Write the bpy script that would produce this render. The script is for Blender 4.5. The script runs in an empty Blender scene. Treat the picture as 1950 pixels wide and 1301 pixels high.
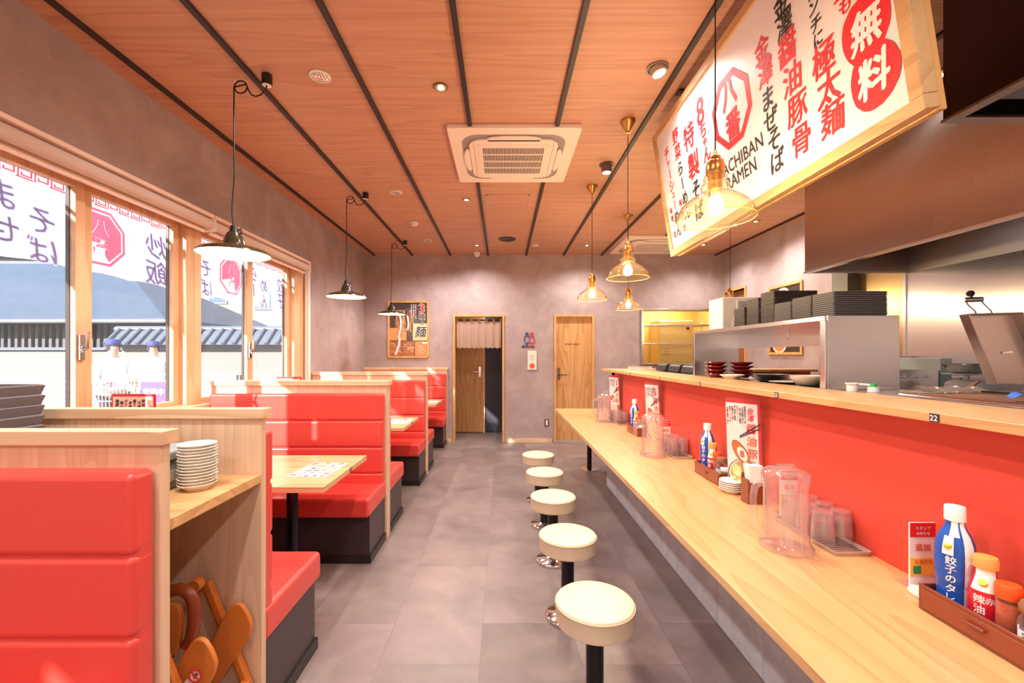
import bpy, math, random
from mathutils import Vector, Matrix
PI = math.pi
SC = bpy.context.scene
COL = SC.collection
R = math.radians
# ---------------------------------------------------------------- camera
cam_d = bpy.data.cameras.new('camera'); cam = bpy.data.objects.new('camera', cam_d); COL.objects.link(cam)
cam.location = (0, 0, 1.387); cam.rotation_euler = (PI/2, 0, 0)
cam_d.sensor_width = 36; cam_d.lens = 36*825/1950
cam_d.shift_x = (975-956.4)/1950; cam_d.shift_y = (676.8-650.5)/1950
cam_d.clip_start = 0.02; cam_d.clip_end = 300
SC.camera = cam
# ---------------------------------------------------------------- exposure
vs = SC.view_settings
vs.view_transform = 'Standard'; vs.look = 'None'; vs.gamma = 1; vs.use_curve_mapping = False
vs.exposure = 0.4
SC.cycles.use_denoising = True
SC.cycles.max_bounces = 8; SC.cycles.diffuse_bounces = 4; SC.cycles.glossy_bounces = 4
SC.cycles.transparent_max_bounces = 24; SC.cycles.transmission_bounces = 6
SC.cycles.sample_clamp_indirect = 4; SC.cycles.caustics_reflective = False; SC.cycles.caustics_refractive = False
# ---------------------------------------------------------------- sky and sun
W = bpy.data.worlds.new('sky'); SC.world = W; W.use_nodes = True
nt = W.node_tree; nt.nodes.clear()
_o = nt.nodes.new('ShaderNodeOutputWorld'); _b = nt.nodes.new('ShaderNodeBackground')
_r = nt.nodes.new('ShaderNodeValToRGB'); _s = nt.nodes.new('ShaderNodeSeparateXYZ'); _t = nt.nodes.new('ShaderNodeTexCoord')
nt.links.new(_t.outputs['Generated'], _s.inputs[0]); nt.links.new(_s.outputs['Z'], _r.inputs[0])
_r.color_ramp.elements[0].position = 0.0; _r.color_ramp.elements[0].color = (1, 1, 1, 1)
_r.color_ramp.elements[1].position = 0.7; _r.color_ramp.elements[1].color = (.62, .78, 1, 1)
nt.links.new(_r.outputs[0], _b.inputs[0]); _b.inputs[1].default_value = 1.6
nt.links.new(_b.outputs[0], _o.inputs[0])
sd = bpy.data.lights.new('sun', 'SUN'); sd.energy = 11; sd.angle = R(.8); sd.color = (1, .93, .84)
sun = bpy.data.objects.new('sun', sd); COL.objects.link(sun)
sun.rotation_euler = Vector((1, 2, -.918)).to_track_quat('-Z', 'Y').to_euler(); sun.location = (-8, -10, 8)

def lamp(name, kind, loc, power, color=(1, .94, .88), size=.1, parent=None, spot=None, blend=.6, rot=(0, 0, 0)):
    d = bpy.data.lights.new(name, kind); d.energy = power; d.color = color
    if kind == 'AREA': d.shape = 'DISK'; d.size = size
    elif kind in ('POINT', 'SPOT'): d.shadow_soft_size = size
    if kind == 'SPOT': d.spot_size = R(spot or 120); d.spot_blend = blend
    o = bpy.data.objects.new(name, d); COL.objects.link(o)
    o.location = Vector(loc) - (wloc(parent) if parent else Vector()); o.rotation_euler = rot
    if parent: o.parent = parent
    return o

# ---------------------------------------------------------------- helpers
def wloc(o):
    v = Vector()
    while o: v += o.location; o = o.parent
    return v

def S(r, g, b):
    f = lambda c: (c/255/12.92) if c/255 <= .04045 else ((c/255+.055)/1.055)**2.4
    return (f(r), f(g), f(b), 1)

class MB:
    """collects faces, then links them as one mesh object"""
    def __init__(s): s.v = []; s.f = []; s.m = []
    def add(s, vs_, fs, m=0):
        k = len(s.v); s.v += [Vector(p) for p in vs_]
        for f in fs: s.f.append([k+i for i in f]); s.m.append(m)
        return s
    def box(s, x0, x1, y0, y1, z0, z1, m=0):
        if x0 > x1: x0, x1 = x1, x0
        if y0 > y1: y0, y1 = y1, y0
        if z0 > z1: z0, z1 = z1, z0
        return s.add([(x0,y0,z0),(x1,y0,z0),(x1,y1,z0),(x0,y1,z0),(x0,y0,z1),(x1,y0,z1),(x1,y1,z1),(x0,y1,z1)],
                     [(3,2,1,0),(4,5,6,7),(0,1,5,4),(1,2,6,5),(2,3,7,6),(3,0,4,7)], m)
    def obox(s, c, ax, ay, az, m=0):
        """box from a centre and three half axes"""
        c = Vector(c); ax = Vector(ax); ay = Vector(ay); az = Vector(az)
        if ax.cross(ay).dot(az) < 0: ax = -ax
        P = [c+ax*i+ay*j+az*k for k in (-1, 1) for i, j in ((-1,-1),(1,-1),(1,1),(-1,1))]
        return s.add(P, [(3,2,1,0),(4,5,6,7),(0,1,5,4),(1,2,6,5),(2,3,7,6),(3,0,4,7)], m)
    def bar(s, a, b, w, h, m=0, up=(0, 0, 1)):
        a = Vector(a); b = Vector(b); d = (b-a); u = Vector(up)
        x = d.cross(u)
        if x.length < 1e-6: x = d.cross(Vector((1, 0, 0)))
        x.normalize(); y = x.cross(d).normalized()
        return s.obox((a+b)/2, d/2, x*w/2, y*h/2, m)
    def lathe(s, prof, c=(0, 0, 0), n=32, m=0, sx=1, sy=1, axis=None):
        """profile [(r,z)] bottom to top or any order, turned round z"""
        c = Vector(c); k = len(s.v); rings = []
        for r, z in prof:
            if r < 1e-6: s.v.append(c+Vector((0, 0, z))); rings.append([len(s.v)-1])
            else:
                ring = []
                for i in range(n):
                    a = 2*PI*i/n; s.v.append(c+Vector((r*sx*math.cos(a), r*sy*math.sin(a), z))); ring.append(len(s.v)-1)
                rings.append(ring)
        for A, B in zip(rings, rings[1:]):
            for i in range(n):
                j = (i+1) % n
                if len(A) == 1 and len(B) == 1: continue
                if len(A) == 1: s.f.append([A[0], B[j], B[i]])
                elif len(B) == 1: s.f.append([A[i], A[j], B[0]])
                else: s.f.append([A[i], A[j], B[j], B[i]])
                s.m.append(m)
        if axis is not None:
            q = Vector((0, 0, 1)).rotation_difference(Vector(axis).normalized())
            for i in range(k, len(s.v)): s.v[i] = c + q @ (s.v[i]-c)
        return s
    def cyl(s, a, b, r, r2=None, n=24, m=0):
        a = Vector(a); b = Vector(b); L = (b-a).length; r2 = r if r2 is None else r2
        return s.lathe([(0, 0), (r, 0), (r2, L), (0, L)], a, n, m, axis=(b-a))
    def tube(s, pts, r, n=8, m=0, closed=False, flat=1.0):
        pts = [Vector(p) for p in pts]; N = len(pts); k = len(s.v)
        def tan(i):
            if closed: return (pts[(i+1) % N]-pts[i-1]).normalized()
            return (pts[min(i+1, N-1)]-pts[max(i-1, 0)]).normalized()
        t = tan(0); u = t.orthogonal().normalized()
        for i in range(N):
            t2 = tan(i); u = (t.rotation_difference(t2) @ u); u = (u - t2*u.dot(t2)).normalized(); t = t2; w = t.cross(u)
            rr = r[i] if isinstance(r, (list, tuple)) else r
            for j in range(n):
                a = 2*PI*j/n; s.v.append(pts[i]+u*rr*math.cos(a)+w*rr*flat*math.sin(a))
        for i in range(N if closed else N-1):
            for j in range(n):
                A = k+i*n; B = k+((i+1) % N)*n; q = (j+1) % n
                s.f.append([A+j, A+q, B+q, B+j]); s.m.append(m)
        if not closed:
            s.f.append([k+j for j in range(n)][::-1]); s.m.append(m)
            s.f.append([k+(N-1)*n+j for j in range(n)]); s.m.append(m)
        return s
    def prism(s, poly, o, u, v, t, m=0, both=True):
        """polygon [(a,b)] in plane o+a*u+b*v, extruded by vector t"""
        o = Vector(o); u = Vector(u); v = Vector(v); t = Vector(t); n = len(poly)
        P = [o+u*a+v*b for a, b in poly]; Q = [p+t for p in P]
        fs = [list(range(n))[::-1], [n+i for i in range(n)]] + [[i, (i+1) % n, n+(i+1) % n, n+i] for i in range(n)]
        ar = sum(poly[i][0]*poly[(i+1) % n][1]-poly[(i+1) % n][0]*poly[i][1] for i in range(n))
        if (ar > 0) != (u.cross(v).dot(t) > 0): fs = [f[::-1] for f in fs]
        return s.add(P+Q, fs, m)
    def poly(s, poly, o, u, v, m=0):
        o = Vector(o); u = Vector(u); v = Vector(v)
        return s.add([o+u*a+v*b for a, b in poly], [list(range(len(poly)))], m)
    def grid(s, fn, nu, nv, m=0):
        k = len(s.v)
        for i in range(nu+1):
            for j in range(nv+1): s.v.append(Vector(fn(i/nu, j/nv)))
        for i in range(nu):
            for j in range(nv):
                a = k+i*(nv+1)+j; s.f.append([a, a+nv+1, a+nv+2, a+1]); s.m.append(m)
        return s
    def text(s, body, o, u, v, size, m=0, bold=0, shear=0, align='c', sx=1, rot=0, rise=0, _again=False):
        """lettering lying in the plane (u,v) centred on o"""
        vv, ff, (x0, x1, y0, y1) = glyph(body, 0, shear)
        if bold and not _again:
            e = bold*size*.62
            for q_, (du, dv) in enumerate(((e, 0), (-e, 0), (0, e), (0, -e), (e*.7, e*.7), (-e*.7, -e*.7))):
                s.text(body, Vector(o)+Vector(u).normalized().cross(Vector(v).normalized())*(.00004*(q_+1))+Vector(u).normalized()*du+Vector(v).normalized()*dv, u, v, size, m, bold, shear, align, sx, rot, rise, True)
        o = Vector(o); u = Vector(u).normalized(); v = Vector(v).normalized(); w = u.cross(v)
        cx = (x0+x1)/2 if align == 'c' else (x0 if align == 'l' else x1)
        cy = .36 if align in 'lr' or len(body) > 1 else (y0+y1)/2
        c, sn = math.cos(rot), math.sin(rot)
        P = []
        for x, y in vv:
            a = (x-cx)*size*sx; b = (y-cy)*size
            P.append(o+u*(a*c-b*sn)+v*(a*sn+b*c)+w*rise)
        return s.add(P, ff, m)
    def col(s, body, o, u, v, x, y, size, m=0, pitch=1.02, bold=.02, shear=.12, sx=1, jit=0):
        """a column of vertical writing, top of first character at (x,y) of the plane"""
        rd = random.Random(len(body)*7+int(x*1000))
        o = Vector(o); u = Vector(u); v = Vector(v)
        for i, ch in enumerate(body):
            if ch != ' ':
                s.text(ch, o+u*x+v*(y-size*(.5+i*pitch)), u, v, size, m, bold, shear, 'c', sx, (PI/2 if ch == 'ー' else 0)+(rd.random()-.5)*jit)
        return s
    def build(s, name, mats, parent=None, bevel=0, seg=2, smooth=True, origin=None, weld=False):
        if not isinstance(mats, (list, tuple)): mats = [mats]
        if parent is not None: off = wloc(parent)
        elif origin is not None: off = Vector(origin)
        else:
            xs = [p.x for p in s.v]; ys = [p.y for p in s.v]; zs = [p.z for p in s.v]
            off = Vector(((min(xs)+max(xs))/2, (min(ys)+max(ys))/2, min(zs)))
        me = bpy.data.meshes.new(name); me.from_pydata([tuple(p-off) for p in s.v], [], s.f)
        for m_ in mats: me.materials.append(m_)
        me.polygons.foreach_set('material_index', s.m)
        if smooth:
            me.shade_smooth(); me.set_sharp_from_angle(angle=R(38))
        me.update()
        o = bpy.data.objects.new(name, me); COL.objects.link(o)
        if parent is not None: o.parent = parent
        else: o.location = off
        if bevel:
            b = o.modifiers.new('bevel', 'BEVEL'); b.width = bevel; b.segments = seg; b.limit_method = 'ANGLE'; b.angle_limit = R(40)
            b.harden_normals = True
        return o

_G = {}
def glyph(body, bold=0, shear=0):
    k = (body, bold, shear)
    if k not in _G:
        c = bpy.data.curves.new('t', 'FONT'); c.body = body; c.size = 1; c.offset = bold; c.shear = shear; c.resolution_u = 2
        o = bpy.data.objects.new('t', c); COL.objects.link(o)
        dg = bpy.context.evaluated_depsgraph_get(); me = bpy.data.meshes.new_from_object(o.evaluated_get(dg))
        v = [(p.co.x, p.co.y) for p in me.vertices]; f = [list(p.vertices) for p in me.polygons]
        bpy.data.objects.remove(o); bpy.data.curves.remove(c); bpy.data.meshes.remove(me)
        bb = (min(p[0] for p in v), max(p[0] for p in v), min(p[1] for p in v), max(p[1] for p in v)) if v else (0, 1, 0, 1)
        _G[k] = (v, f, bb)
    return _G[k]

def tag(o, label, cat, group=None, kind=None):
    if label: o['label'] = label
    if cat: o['category'] = cat
    if group: o['group'] = group
    if kind: o['kind'] = kind
    return o
def thing(name, label, cat, loc=(0, 0, 0), rz=0, group=None):
    o = bpy.data.objects.new(name, None); COL.objects.link(o); o.empty_display_size = .05
    o.location = loc; o.rotation_euler = (0, 0, rz)
    return tag(o, label, cat, group)
def structure(name, loc=(0, 0, 0)):
    o = bpy.data.objects.new(name, None); COL.objects.link(o); o.location = loc; o['kind'] = 'structure'; return o
def st(mb, name, mats, **k):
    o = mb.build(name, mats, **k); o['kind'] = 'structure'; return o
def copy(o, label=None, loc=None, rz=None, group=None, parent=None):
    """a thing with its parts and sub-parts"""
    c = o.copy(); COL.objects.link(c)
    if parent is not None: c.parent = parent
    for ch in list(o.children): copy(ch, parent=c)
    if label: c['label'] = label
    if group: c['group'] = group
    if loc is not None: c.location = loc
    if rz is not None: c.rotation_euler = (0, 0, rz)
    return c
ORD = ['topmost', 'second', 'third', 'fourth', 'fifth', 'sixth', 'seventh', 'eighth', 'ninth', 'tenth', 'eleventh', 'twelfth', 'thirteenth', 'fourteenth']
def ordw(k, n):
    if k == 0: return 'topmost of'
    if k == n-1: return 'lowest of'
    return ORD[k]+' from the top of'

# ---------------------------------------------------------------- materials
def newmat(name):
    m = bpy.data.materials.new(name); m.use_nodes = True; nt = m.node_tree
    return m, nt, nt.nodes, nt.links, nt.nodes['Principled BSDF']
def chaikin(P, n=2):
    for _ in range(n):
        Q = []
        for i in range(len(P)):
            a, b = P[i], P[(i+1) % len(P)]
            Q += [(a[0]*.75+b[0]*.25, a[1]*.75+b[1]*.25), (a[0]*.25+b[0]*.75, a[1]*.25+b[1]*.75)]
        P = Q
    return P
def mat(name, c, rough=.5, metal=0, coat=0, noise=0, nscale=20, bump=0, spec=.5, emit=None, estr=0, trans=0, sheen=0):
    m, nt, N, L, P = newmat(name)
    P.inputs['Base Color'].default_value = c if len(c) == 4 else (*c, 1)
    P.inputs['Roughness'].default_value = rough; P.inputs['Metallic'].default_value = metal
    P.inputs['Coat Weight'].default_value = coat; P.inputs['Specular IOR Level'].default_value = spec
    P.inputs['Coat Roughness'].default_value = .15
    if emit: P.inputs['Emission Color'].default_value = (*emit[:3], 1); P.inputs['Emission Strength'].default_value = estr
    if noise or bump:
        tc = N.new('ShaderNodeTexCoord'); n = N.new('ShaderNodeTexNoise'); n.inputs['Scale'].default_value = nscale; n.inputs['Detail'].default_value = 4
        L.new(tc.outputs['Object'], n.inputs['Vector'])
        if noise:
            r = N.new('ShaderNodeValToRGB'); cc = list(c[:3])
            r.color_ramp.elements[0].position = .3; r.color_ramp.elements[1].position = .7
            r.color_ramp.elements[0].color = (*[x*(1-noise) for x in cc], 1); r.color_ramp.elements[1].color = (*[min(1, x*(1+noise)) for x in cc], 1)
            L.new(n.outputs[0], r.inputs[0]); L.new(r.outputs[0], P.inputs['Base Color'])
        if bump:
            b = N.new('ShaderNodeBump'); b.inputs['Strength'].default_value = bump; b.inputs['Distance'].default_value = .01
            L.new(n.outputs[0], b.inputs['Height']); L.new(b.outputs[0], P.inputs['Normal'])
    return m
def wood(name, light, dark, axis='x', rough=.4, rings=7, amp=.55, fine=90, coat=0, across=5.0, along=.55):
    m, nt, N, L, P = newmat(name)
    tc = N.new('ShaderNodeTexCoord'); oi = N.new('ShaderNodeObjectInfo')
    def mapping(al, ac):
        mp = N.new('ShaderNodeMapping'); sc = [ac]*3; sc['xyz'.index(axis)] = al
        mp.inputs['Scale'].default_value = sc
        ad = N.new('ShaderNodeVectorMath'); ad.operation = 'ADD'
        ml = N.new('ShaderNodeVectorMath'); ml.operation = 'SCALE'; ml.inputs[0].default_value = (3.1, 5.7, 9.3)
        L.new(oi.outputs['Random'], ml.inputs['Scale']); L.new(tc.outputs['Object'], ad.inputs[0]); L.new(ml.outputs[0], ad.inputs[1])
        L.new(ad.outputs[0], mp.inputs['Vector']); return mp
    a = N.new('ShaderNodeTexNoise'); a.inputs['Scale'].default_value = 1; a.inputs['Detail'].default_value = 1.5; a.inputs['Roughness'].default_value = .45
    L.new(mapping(along, across).outputs[0], a.inputs['Vector'])
    mu = N.new('ShaderNodeMath'); mu.operation = 'MULTIPLY'; mu.inputs[1].default_value = rings; L.new(a.outputs[0], mu.inputs[0])
    pp = N.new('ShaderNodeMath'); pp.operation = 'FRACT'; L.new(mu.outputs[0], pp.inputs[0])
    po = N.new('ShaderNodeMath'); po.operation = 'POWER'; po.inputs[1].default_value = 2.5; L.new(pp.outputs[0], po.inputs[0])
    b = N.new('ShaderNodeTexNoise'); b.inputs['Scale'].default_value = 1; b.inputs['Detail'].default_value = 5
    L.new(mapping(fine*.03, fine).outputs[0], b.inputs['Vector'])
    m1 = N.new('ShaderNodeMath'); m1.operation = 'MULTIPLY'; m1.inputs[1].default_value = amp; L.new(po.outputs[0], m1.inputs[0])
    m2 = N.new('ShaderNodeMath'); m2.operation = 'MULTIPLY_ADD'; m2.inputs[1].default_value = .7; L.new(b.outputs[0], m2.inputs[0]); L.new(m1.outputs[0], m2.inputs[2])
    r = N.new('ShaderNodeValToRGB'); r.color_ramp.elements[0].position = .2; r.color_ramp.elements[1].position = .95
    r.color_ramp.elements[0].color = light; r.color_ramp.elements[1].color = dark
    L.new(m2.outputs[0], r.inputs[0]); L.new(r.outputs[0], P.inputs['Base Color'])
    P.inputs['Roughness'].default_value = rough; P.inputs['Coat Weight'].default_value = coat; P.inputs['Coat Roughness'].default_value = .25
    return m
def plaster(name, c1, c2, scale=2.2, rough=.85):
    m, nt, N, L, P = newmat(name)
    tc = N.new('ShaderNodeTexCoord'); g = N.new('ShaderNodeNewGeometry')
    a = N.new('ShaderNodeTexNoise'); a.inputs['Scale'].default_value = scale; a.inputs['Detail'].default_value = 9; a.inputs['Roughness'].default_value = .62; a.inputs['Distortion'].default_value = .6
    L.new(g.outputs['Position'], a.inputs['Vector'])
    r = N.new('ShaderNodeValToRGB'); r.color_ramp.elements[0].position = .32; r.color_ramp.elements[1].position = .7
    r.color_ramp.elements[0].color = c1; r.color_ramp.elements[1].color = c2
    L.new(a.outputs[0], r.inputs[0]); L.new(r.outputs[0], P.inputs['Base Color']); P.inputs['Roughness'].default_value = rough
    b = N.new('ShaderNodeBump'); b.inputs['Strength'].default_value = .15; b.inputs['Distance'].default_value = .01
    L.new(a.outputs[0], b.inputs['Height']); L.new(b.outputs[0], P.inputs['Normal'])
    return m
def steel(name, c=(.72, .72, .74), rough=.22, axis='z', wav=.25, aniso=0, rot=0):
    """brushed stainless sheet with gentle dents"""
    m, nt, N, L, P = newmat(name)
    tc = N.new('ShaderNodeTexCoord'); g = N.new('ShaderNodeNewGeometry')
    mp = N.new('ShaderNodeMapping'); sc = [4, 4, 4]; sc['xyz'.index(axis)] = 260; mp.inputs['Scale'].default_value = sc
    L.new(g.outputs['Position'], mp.inputs['Vector'])
    a = N.new('ShaderNodeTexNoise'); a.inputs['Scale'].default_value = 1; a.inputs['Detail'].default_value = 3; L.new(mp.outputs[0], a.inputs['Vector'])
    w = N.new('ShaderNodeTexNoise'); w.inputs['Scale'].default_value = 1.6; w.inputs['Detail'].default_value = 0; L.new(g.outputs['Position'], w.inputs['Vector'])
    mr = N.new('ShaderNodeMapRange'); mr.inputs[3].default_value = rough*.93; mr.inputs[4].default_value = rough*1.08
    L.new(a.outputs[0], mr.inputs[0]); L.new(mr.outputs[0], P.inputs['Roughness'])
    b = N.new('ShaderNodeBump'); b.inputs['Strength'].default_value = wav; b.inputs['Distance'].default_value = .05
    L.new(w.outputs[0], b.inputs['Height'])
    b2 = N.new('ShaderNodeBump'); b2.inputs['Strength'].default_value = .02; b2.inputs['Distance'].default_value = .0005
    L.new(a.outputs[0], b2.inputs['Height']); L.new(b.outputs[0], b2.inputs['Normal']); L.new(b2.outputs[0], P.inputs['Normal'])
    P.inputs['Base Color'].default_value = (*c, 1); P.inputs['Metallic'].default_value = 1
    P.inputs['Anisotropic'].default_value = aniso; P.inputs['Anisotropic Rotation'].default_value = rot
    return m
def clear(name, tint=(1, 1, 1), dens=.12, rough=.06, body=(1, 1, 1), gloss=1.0, ior=1.45):
    """thin clear sheet: mostly see-through, with reflections and a little body"""
    m, nt, N, L, P = newmat(name); N.remove(P)
    out = N['Material Output']; tr = N.new('ShaderNodeBsdfTransparent'); tr.inputs[0].default_value = (*tint, 1)
    gl = N.new('ShaderNodeBsdfGlossy'); gl.inputs['Roughness'].default_value = rough
    di = N.new('ShaderNodeBsdfDiffuse'); di.inputs[0].default_value = (*body, 1)
    tl = N.new('ShaderNodeBsdfTranslucent'); tl.inputs[0].default_value = (*body, 1)
    dt = N.new('ShaderNodeMixShader'); dt.inputs[0].default_value = .5; L.new(di.outputs[0], dt.inputs[1]); L.new(tl.outputs[0], dt.inputs[2])
    lw = N.new('ShaderNodeLayerWeight'); lw.inputs['Blend'].default_value = .5
    m1 = N.new('ShaderNodeMath'); m1.operation = 'MULTIPLY_ADD'; m1.inputs[1].default_value = dens*1.6; m1.inputs[2].default_value = dens; m1.use_clamp = True
    L.new(lw.outputs['Facing'], m1.inputs[0])
    f2 = N.new('ShaderNodeMath'); f2.operation = 'POWER'; f2.inputs[1].default_value = 2.5; L.new(lw.outputs['Facing'], f2.inputs[0])
    mc = N.new('ShaderNodeMix'); mc.data_type = 'RGBA'; mc.inputs[6].default_value = (*tint, 1); mc.inputs[7].default_value = (*[q**4.5 for q in tint], 1)
    L.new(f2.outputs[0], mc.inputs[0]); L.new(mc.outputs[2], tr.inputs[0])
    a = N.new('ShaderNodeMixShader'); L.new(m1.outputs[0], a.inputs[0]); L.new(tr.outputs[0], a.inputs[1]); L.new(dt.outputs[0], a.inputs[2])
    fp = N.new('ShaderNodeMath'); fp.operation = 'POWER'; fp.inputs[1].default_value = 3.5; L.new(lw.outputs['Facing'], fp.inputs[0])
    fr = N.new('ShaderNodeMath'); fr.operation = 'MULTIPLY_ADD'; fr.inputs[1].default_value = .5*(ior-1)/.45; fr.inputs[2].default_value = .035; L.new(fp.outputs[0], fr.inputs[0])
    m2 = N.new('ShaderNodeMath'); m2.operation = 'MULTIPLY'; m2.inputs[1].default_value = gloss; L.new(fr.outputs[0], m2.inputs[0])
    b = N.new('ShaderNodeMixShader'); L.new(m2.outputs[0], b.inputs[0]); L.new(a.outputs[0], b.inputs[1]); L.new(gl.outputs[0], b.inputs[2])
    L.new(b.outputs[0], out.inputs['Surface']); return m
def cloth(name, c, tl=.4, tp=0):
    m, nt, N, L, P = newmat(name); N.remove(P); out = N['Material Output']
    di = N.new('ShaderNodeBsdfDiffuse'); di.inputs[0].default_value = c; t = N.new('ShaderNodeBsdfTranslucent'); t.inputs[0].default_value = c
    x = N.new('ShaderNodeMixShader'); x.inputs[0].default_value = tl; L.new(di.outputs[0], x.inputs[1]); L.new(t.outputs[0], x.inputs[2])
    if tp:
        tr = N.new('ShaderNodeBsdfTransparent'); y = N.new('ShaderNodeMixShader'); y.inputs[0].default_value = tp
        L.new(x.outputs[0], y.inputs[1]); L.new(tr.outputs[0], y.inputs[2]); x = y
    L.new(x.outputs[0], out.inputs['Surface']); return m
def glow(name, c, strength):
    m, nt, N, L, P = newmat(name); N.remove(P); e = N.new('ShaderNodeEmission'); e.inputs[0].default_value = (*c, 1); e.inputs[1].default_value = strength
    L.new(e.outputs[0], N['Material Output'].inputs['Surface']); return m

OAK_X = wood('oak_grain_x', S(230, 200, 166), S(205, 166, 128), 'x')
OAK_Y = wood('oak_grain_y', S(232, 200, 158), S(205, 164, 118), 'y')
OAK_Z = wood('oak_grain_z', S(230, 198, 162), S(202, 160, 122), 'z')
COUNTER = wood('counter_oak', S(216, 170, 118), S(188, 140, 92), 'y', rough=.33, rings=12, amp=.38, across=3.2, coat=.15)
DOORWOOD = wood('door_oak', S(214, 168, 112), S(184, 132, 80), 'z', rough=.45, rings=10, across=4.5)
TRIMWOOD = wood('trim_oak', S(222, 172, 110), S(196, 140, 82), 'z', rough=.4)
WINWOOD = wood('window_wood', S(226, 184, 146), S(204, 156, 114), 'z', rough=.45, rings=4)
CEILWOOD = wood('ceiling_wood', S(206, 156, 128), S(176, 126, 100), 'x', rough=.55, rings=7, amp=.35, fine=60, across=7, along=.5)
SHELFWOOD = wood('shelf_oak', S(226, 182, 128), S(198, 148, 96), 'x', rough=.35)
REDV = mat('red_vinyl', S(220, 72, 64), .34, coat=.2, bump=.04, nscale=90)
REDWALL = mat('red_panel', S(224, 78, 62), .42, noise=.02, nscale=3)
DARKV = mat('dark_vinyl', S(58, 46, 50), .35)
PLASTER = plaster('grey_plaster', S(156, 138, 138), S(184, 166, 166))
BLACK = mat('black_metal', S(34, 26, 26), .35)
STRIP = mat('dark_ceiling_strip', S(46, 32, 32), .5)
CHROME = mat('chrome', (.75, .75, .77), .1, metal=1)
DARKCHROME = mat('dark_pole', S(40, 38, 42), .2, metal=.6)
BRASS = mat('brass', S(214, 160, 90), .28, metal=1)
WHITE = mat('white_plastic', S(240, 232, 226), .4)
OFFWHITE = mat('warm_white', S(236, 222, 208), .45)
CERAMIC = mat('white_ceramic', S(240, 234, 224), .2, coat=.3)
CREAM = mat('cream_vinyl', S(226, 204, 174), .4, noise=.03, nscale=14)
STEEL = steel('brushed_steel')
STEELV = steel('brushed_steel_vertical', axis='x', rough=.25)
HOODSTEEL = steel('hood_steel', (.56, .46, .42), .28, 'y', .3, .85, 0)  # brown ceiling reflection mixed into the steel tint
DARKREFL = steel('dark_reflection_steel', (.12, .085, .09), .3, 'y')  # dark reflection put into the steel colour
INK = mat('black_ink', S(44, 38, 38), .6)
REDINK = mat('red_ink', S(222, 36, 44), .55)
PAPER = mat('white_paper', S(244, 240, 238), .6)
SIGNFACE = mat('sign_face', S(232, 228, 236), .35)
# ================================================================ the room
XL, XR, YB, YF, ZC = -2.2, 3.54, 6.93, -2.6, 3.0
def tilefloor():
    m, nt, N, L, P = newmat('concrete_tile')
    g = N.new('ShaderNodeNewGeometry'); br = N.new('ShaderNodeTexBrick')
    mp = N.new('ShaderNodeMapping'); mp.inputs['Rotation'].default_value = (0, 0, PI/2); mp.inputs['Location'].default_value = (.12, .1, 0)
    L.new(g.outputs['Position'], mp.inputs[0]); L.new(mp.outputs[0], br.inputs['Vector'])
    br.inputs['Scale'].default_value = 1; br.inputs['Brick Width'].default_value = .91; br.inputs['Row Height'].default_value = .455
    br.inputs['Mortar Size'].default_value = .0022; br.inputs['Mortar Smooth'].default_value = .4; br.offset = .33
    br.inputs['Color1'].default_value = (.86, .86, .86, 1); br.inputs['Color2'].default_value = (1.12, 1.12, 1.12, 1); br.inputs['Mortar'].default_value = (.78, .78, .78, 1)
    a = N.new('ShaderNodeTexNoise'); a.inputs['Scale'].default_value = 2.6; a.inputs['Detail'].default_value = 8; a.inputs['Roughness'].default_value = .6; a.inputs['Distortion'].default_value = .5
    ad = N.new('ShaderNodeVectorMath'); ad.operation = 'MULTIPLY_ADD'; ad.inputs[1].default_value = (9, 9, 9); L.new(br.outputs['Color'], ad.inputs[0]); L.new(g.outputs['Position'], ad.inputs[2])
    L.new(ad.outputs[0], a.inputs['Vector'])
    r = N.new('ShaderNodeValToRGB'); r.color_ramp.elements[0].position = .3; r.color_ramp.elements[1].position = .72
    r.color_ramp.elements[0].color = S(112, 98, 98); r.color_ramp.elements[1].color = S(150, 132, 128)
    L.new(a.outputs[0], r.inputs[0])
    mx = N.new('ShaderNodeVectorMath'); mx.operation = 'MULTIPLY'; L.new(r.outputs[0], mx.inputs[0]); L.new(br.outputs['Color'], mx.inputs[1])
    L.new(mx.outputs[0], P.inputs['Base Color'])
    mr = N.new('ShaderNodeMapRange'); mr.inputs[3].default_value = .28; mr.inputs[4].default_value = .5; L.new(a.outputs[0], mr.inputs[0]); L.new(mr.outputs[0], P.inputs['Roughness'])
    return m
FLOORM = tilefloor()
st(MB().box(-2.42, 3.8, YF-.2, 8.4, -.12, 0), 'floor', FLOORM)
st(MB().box(-2.42, 3.8, YF-.2, 8.4, ZC, ZC+.2), 'ceiling', CEILWOOD)

def holes(mb, ax, p0, p1, a0, a1, z0, z1, hs, m=0):
    A = sorted({a0, a1, *[h[0] for h in hs], *[h[1] for h in hs]}); Z = sorted({z0, z1, *[h[2] for h in hs], *[h[3] for h in hs]})
    for i in range(len(A)-1):
        for j in range(len(Z)-1):
            ca = (A[i]+A[i+1])/2; cz = (Z[j]+Z[j+1])/2
            if any(h[0] < ca < h[1] and h[2] < cz < h[3] for h in hs): continue
            if ax == 'x': mb.box(p0, p1, A[i], A[i+1], Z[j], Z[j+1], m)
            else: mb.box(A[i], A[i+1], p0, p1, Z[j], Z[j+1], m)
    return mb
st(holes(MB(), 'x', -2.42, XL, YF, 7.05, 0, ZC, [(-.03, 4.93, 1.0, 2.38), (-1.75, -.03, 1.0, 1.88)]), 'wall_left', PLASTER)
st(holes(MB(), 'y', YB, YB+.12, XL, XR, 0, ZC, [(-.785, .03, 0, 2.034), (.828, 1.467, 0, 2.034), (2.25, 3.37, 1.262, 2.105)]), 'wall_back', PLASTER)
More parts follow.
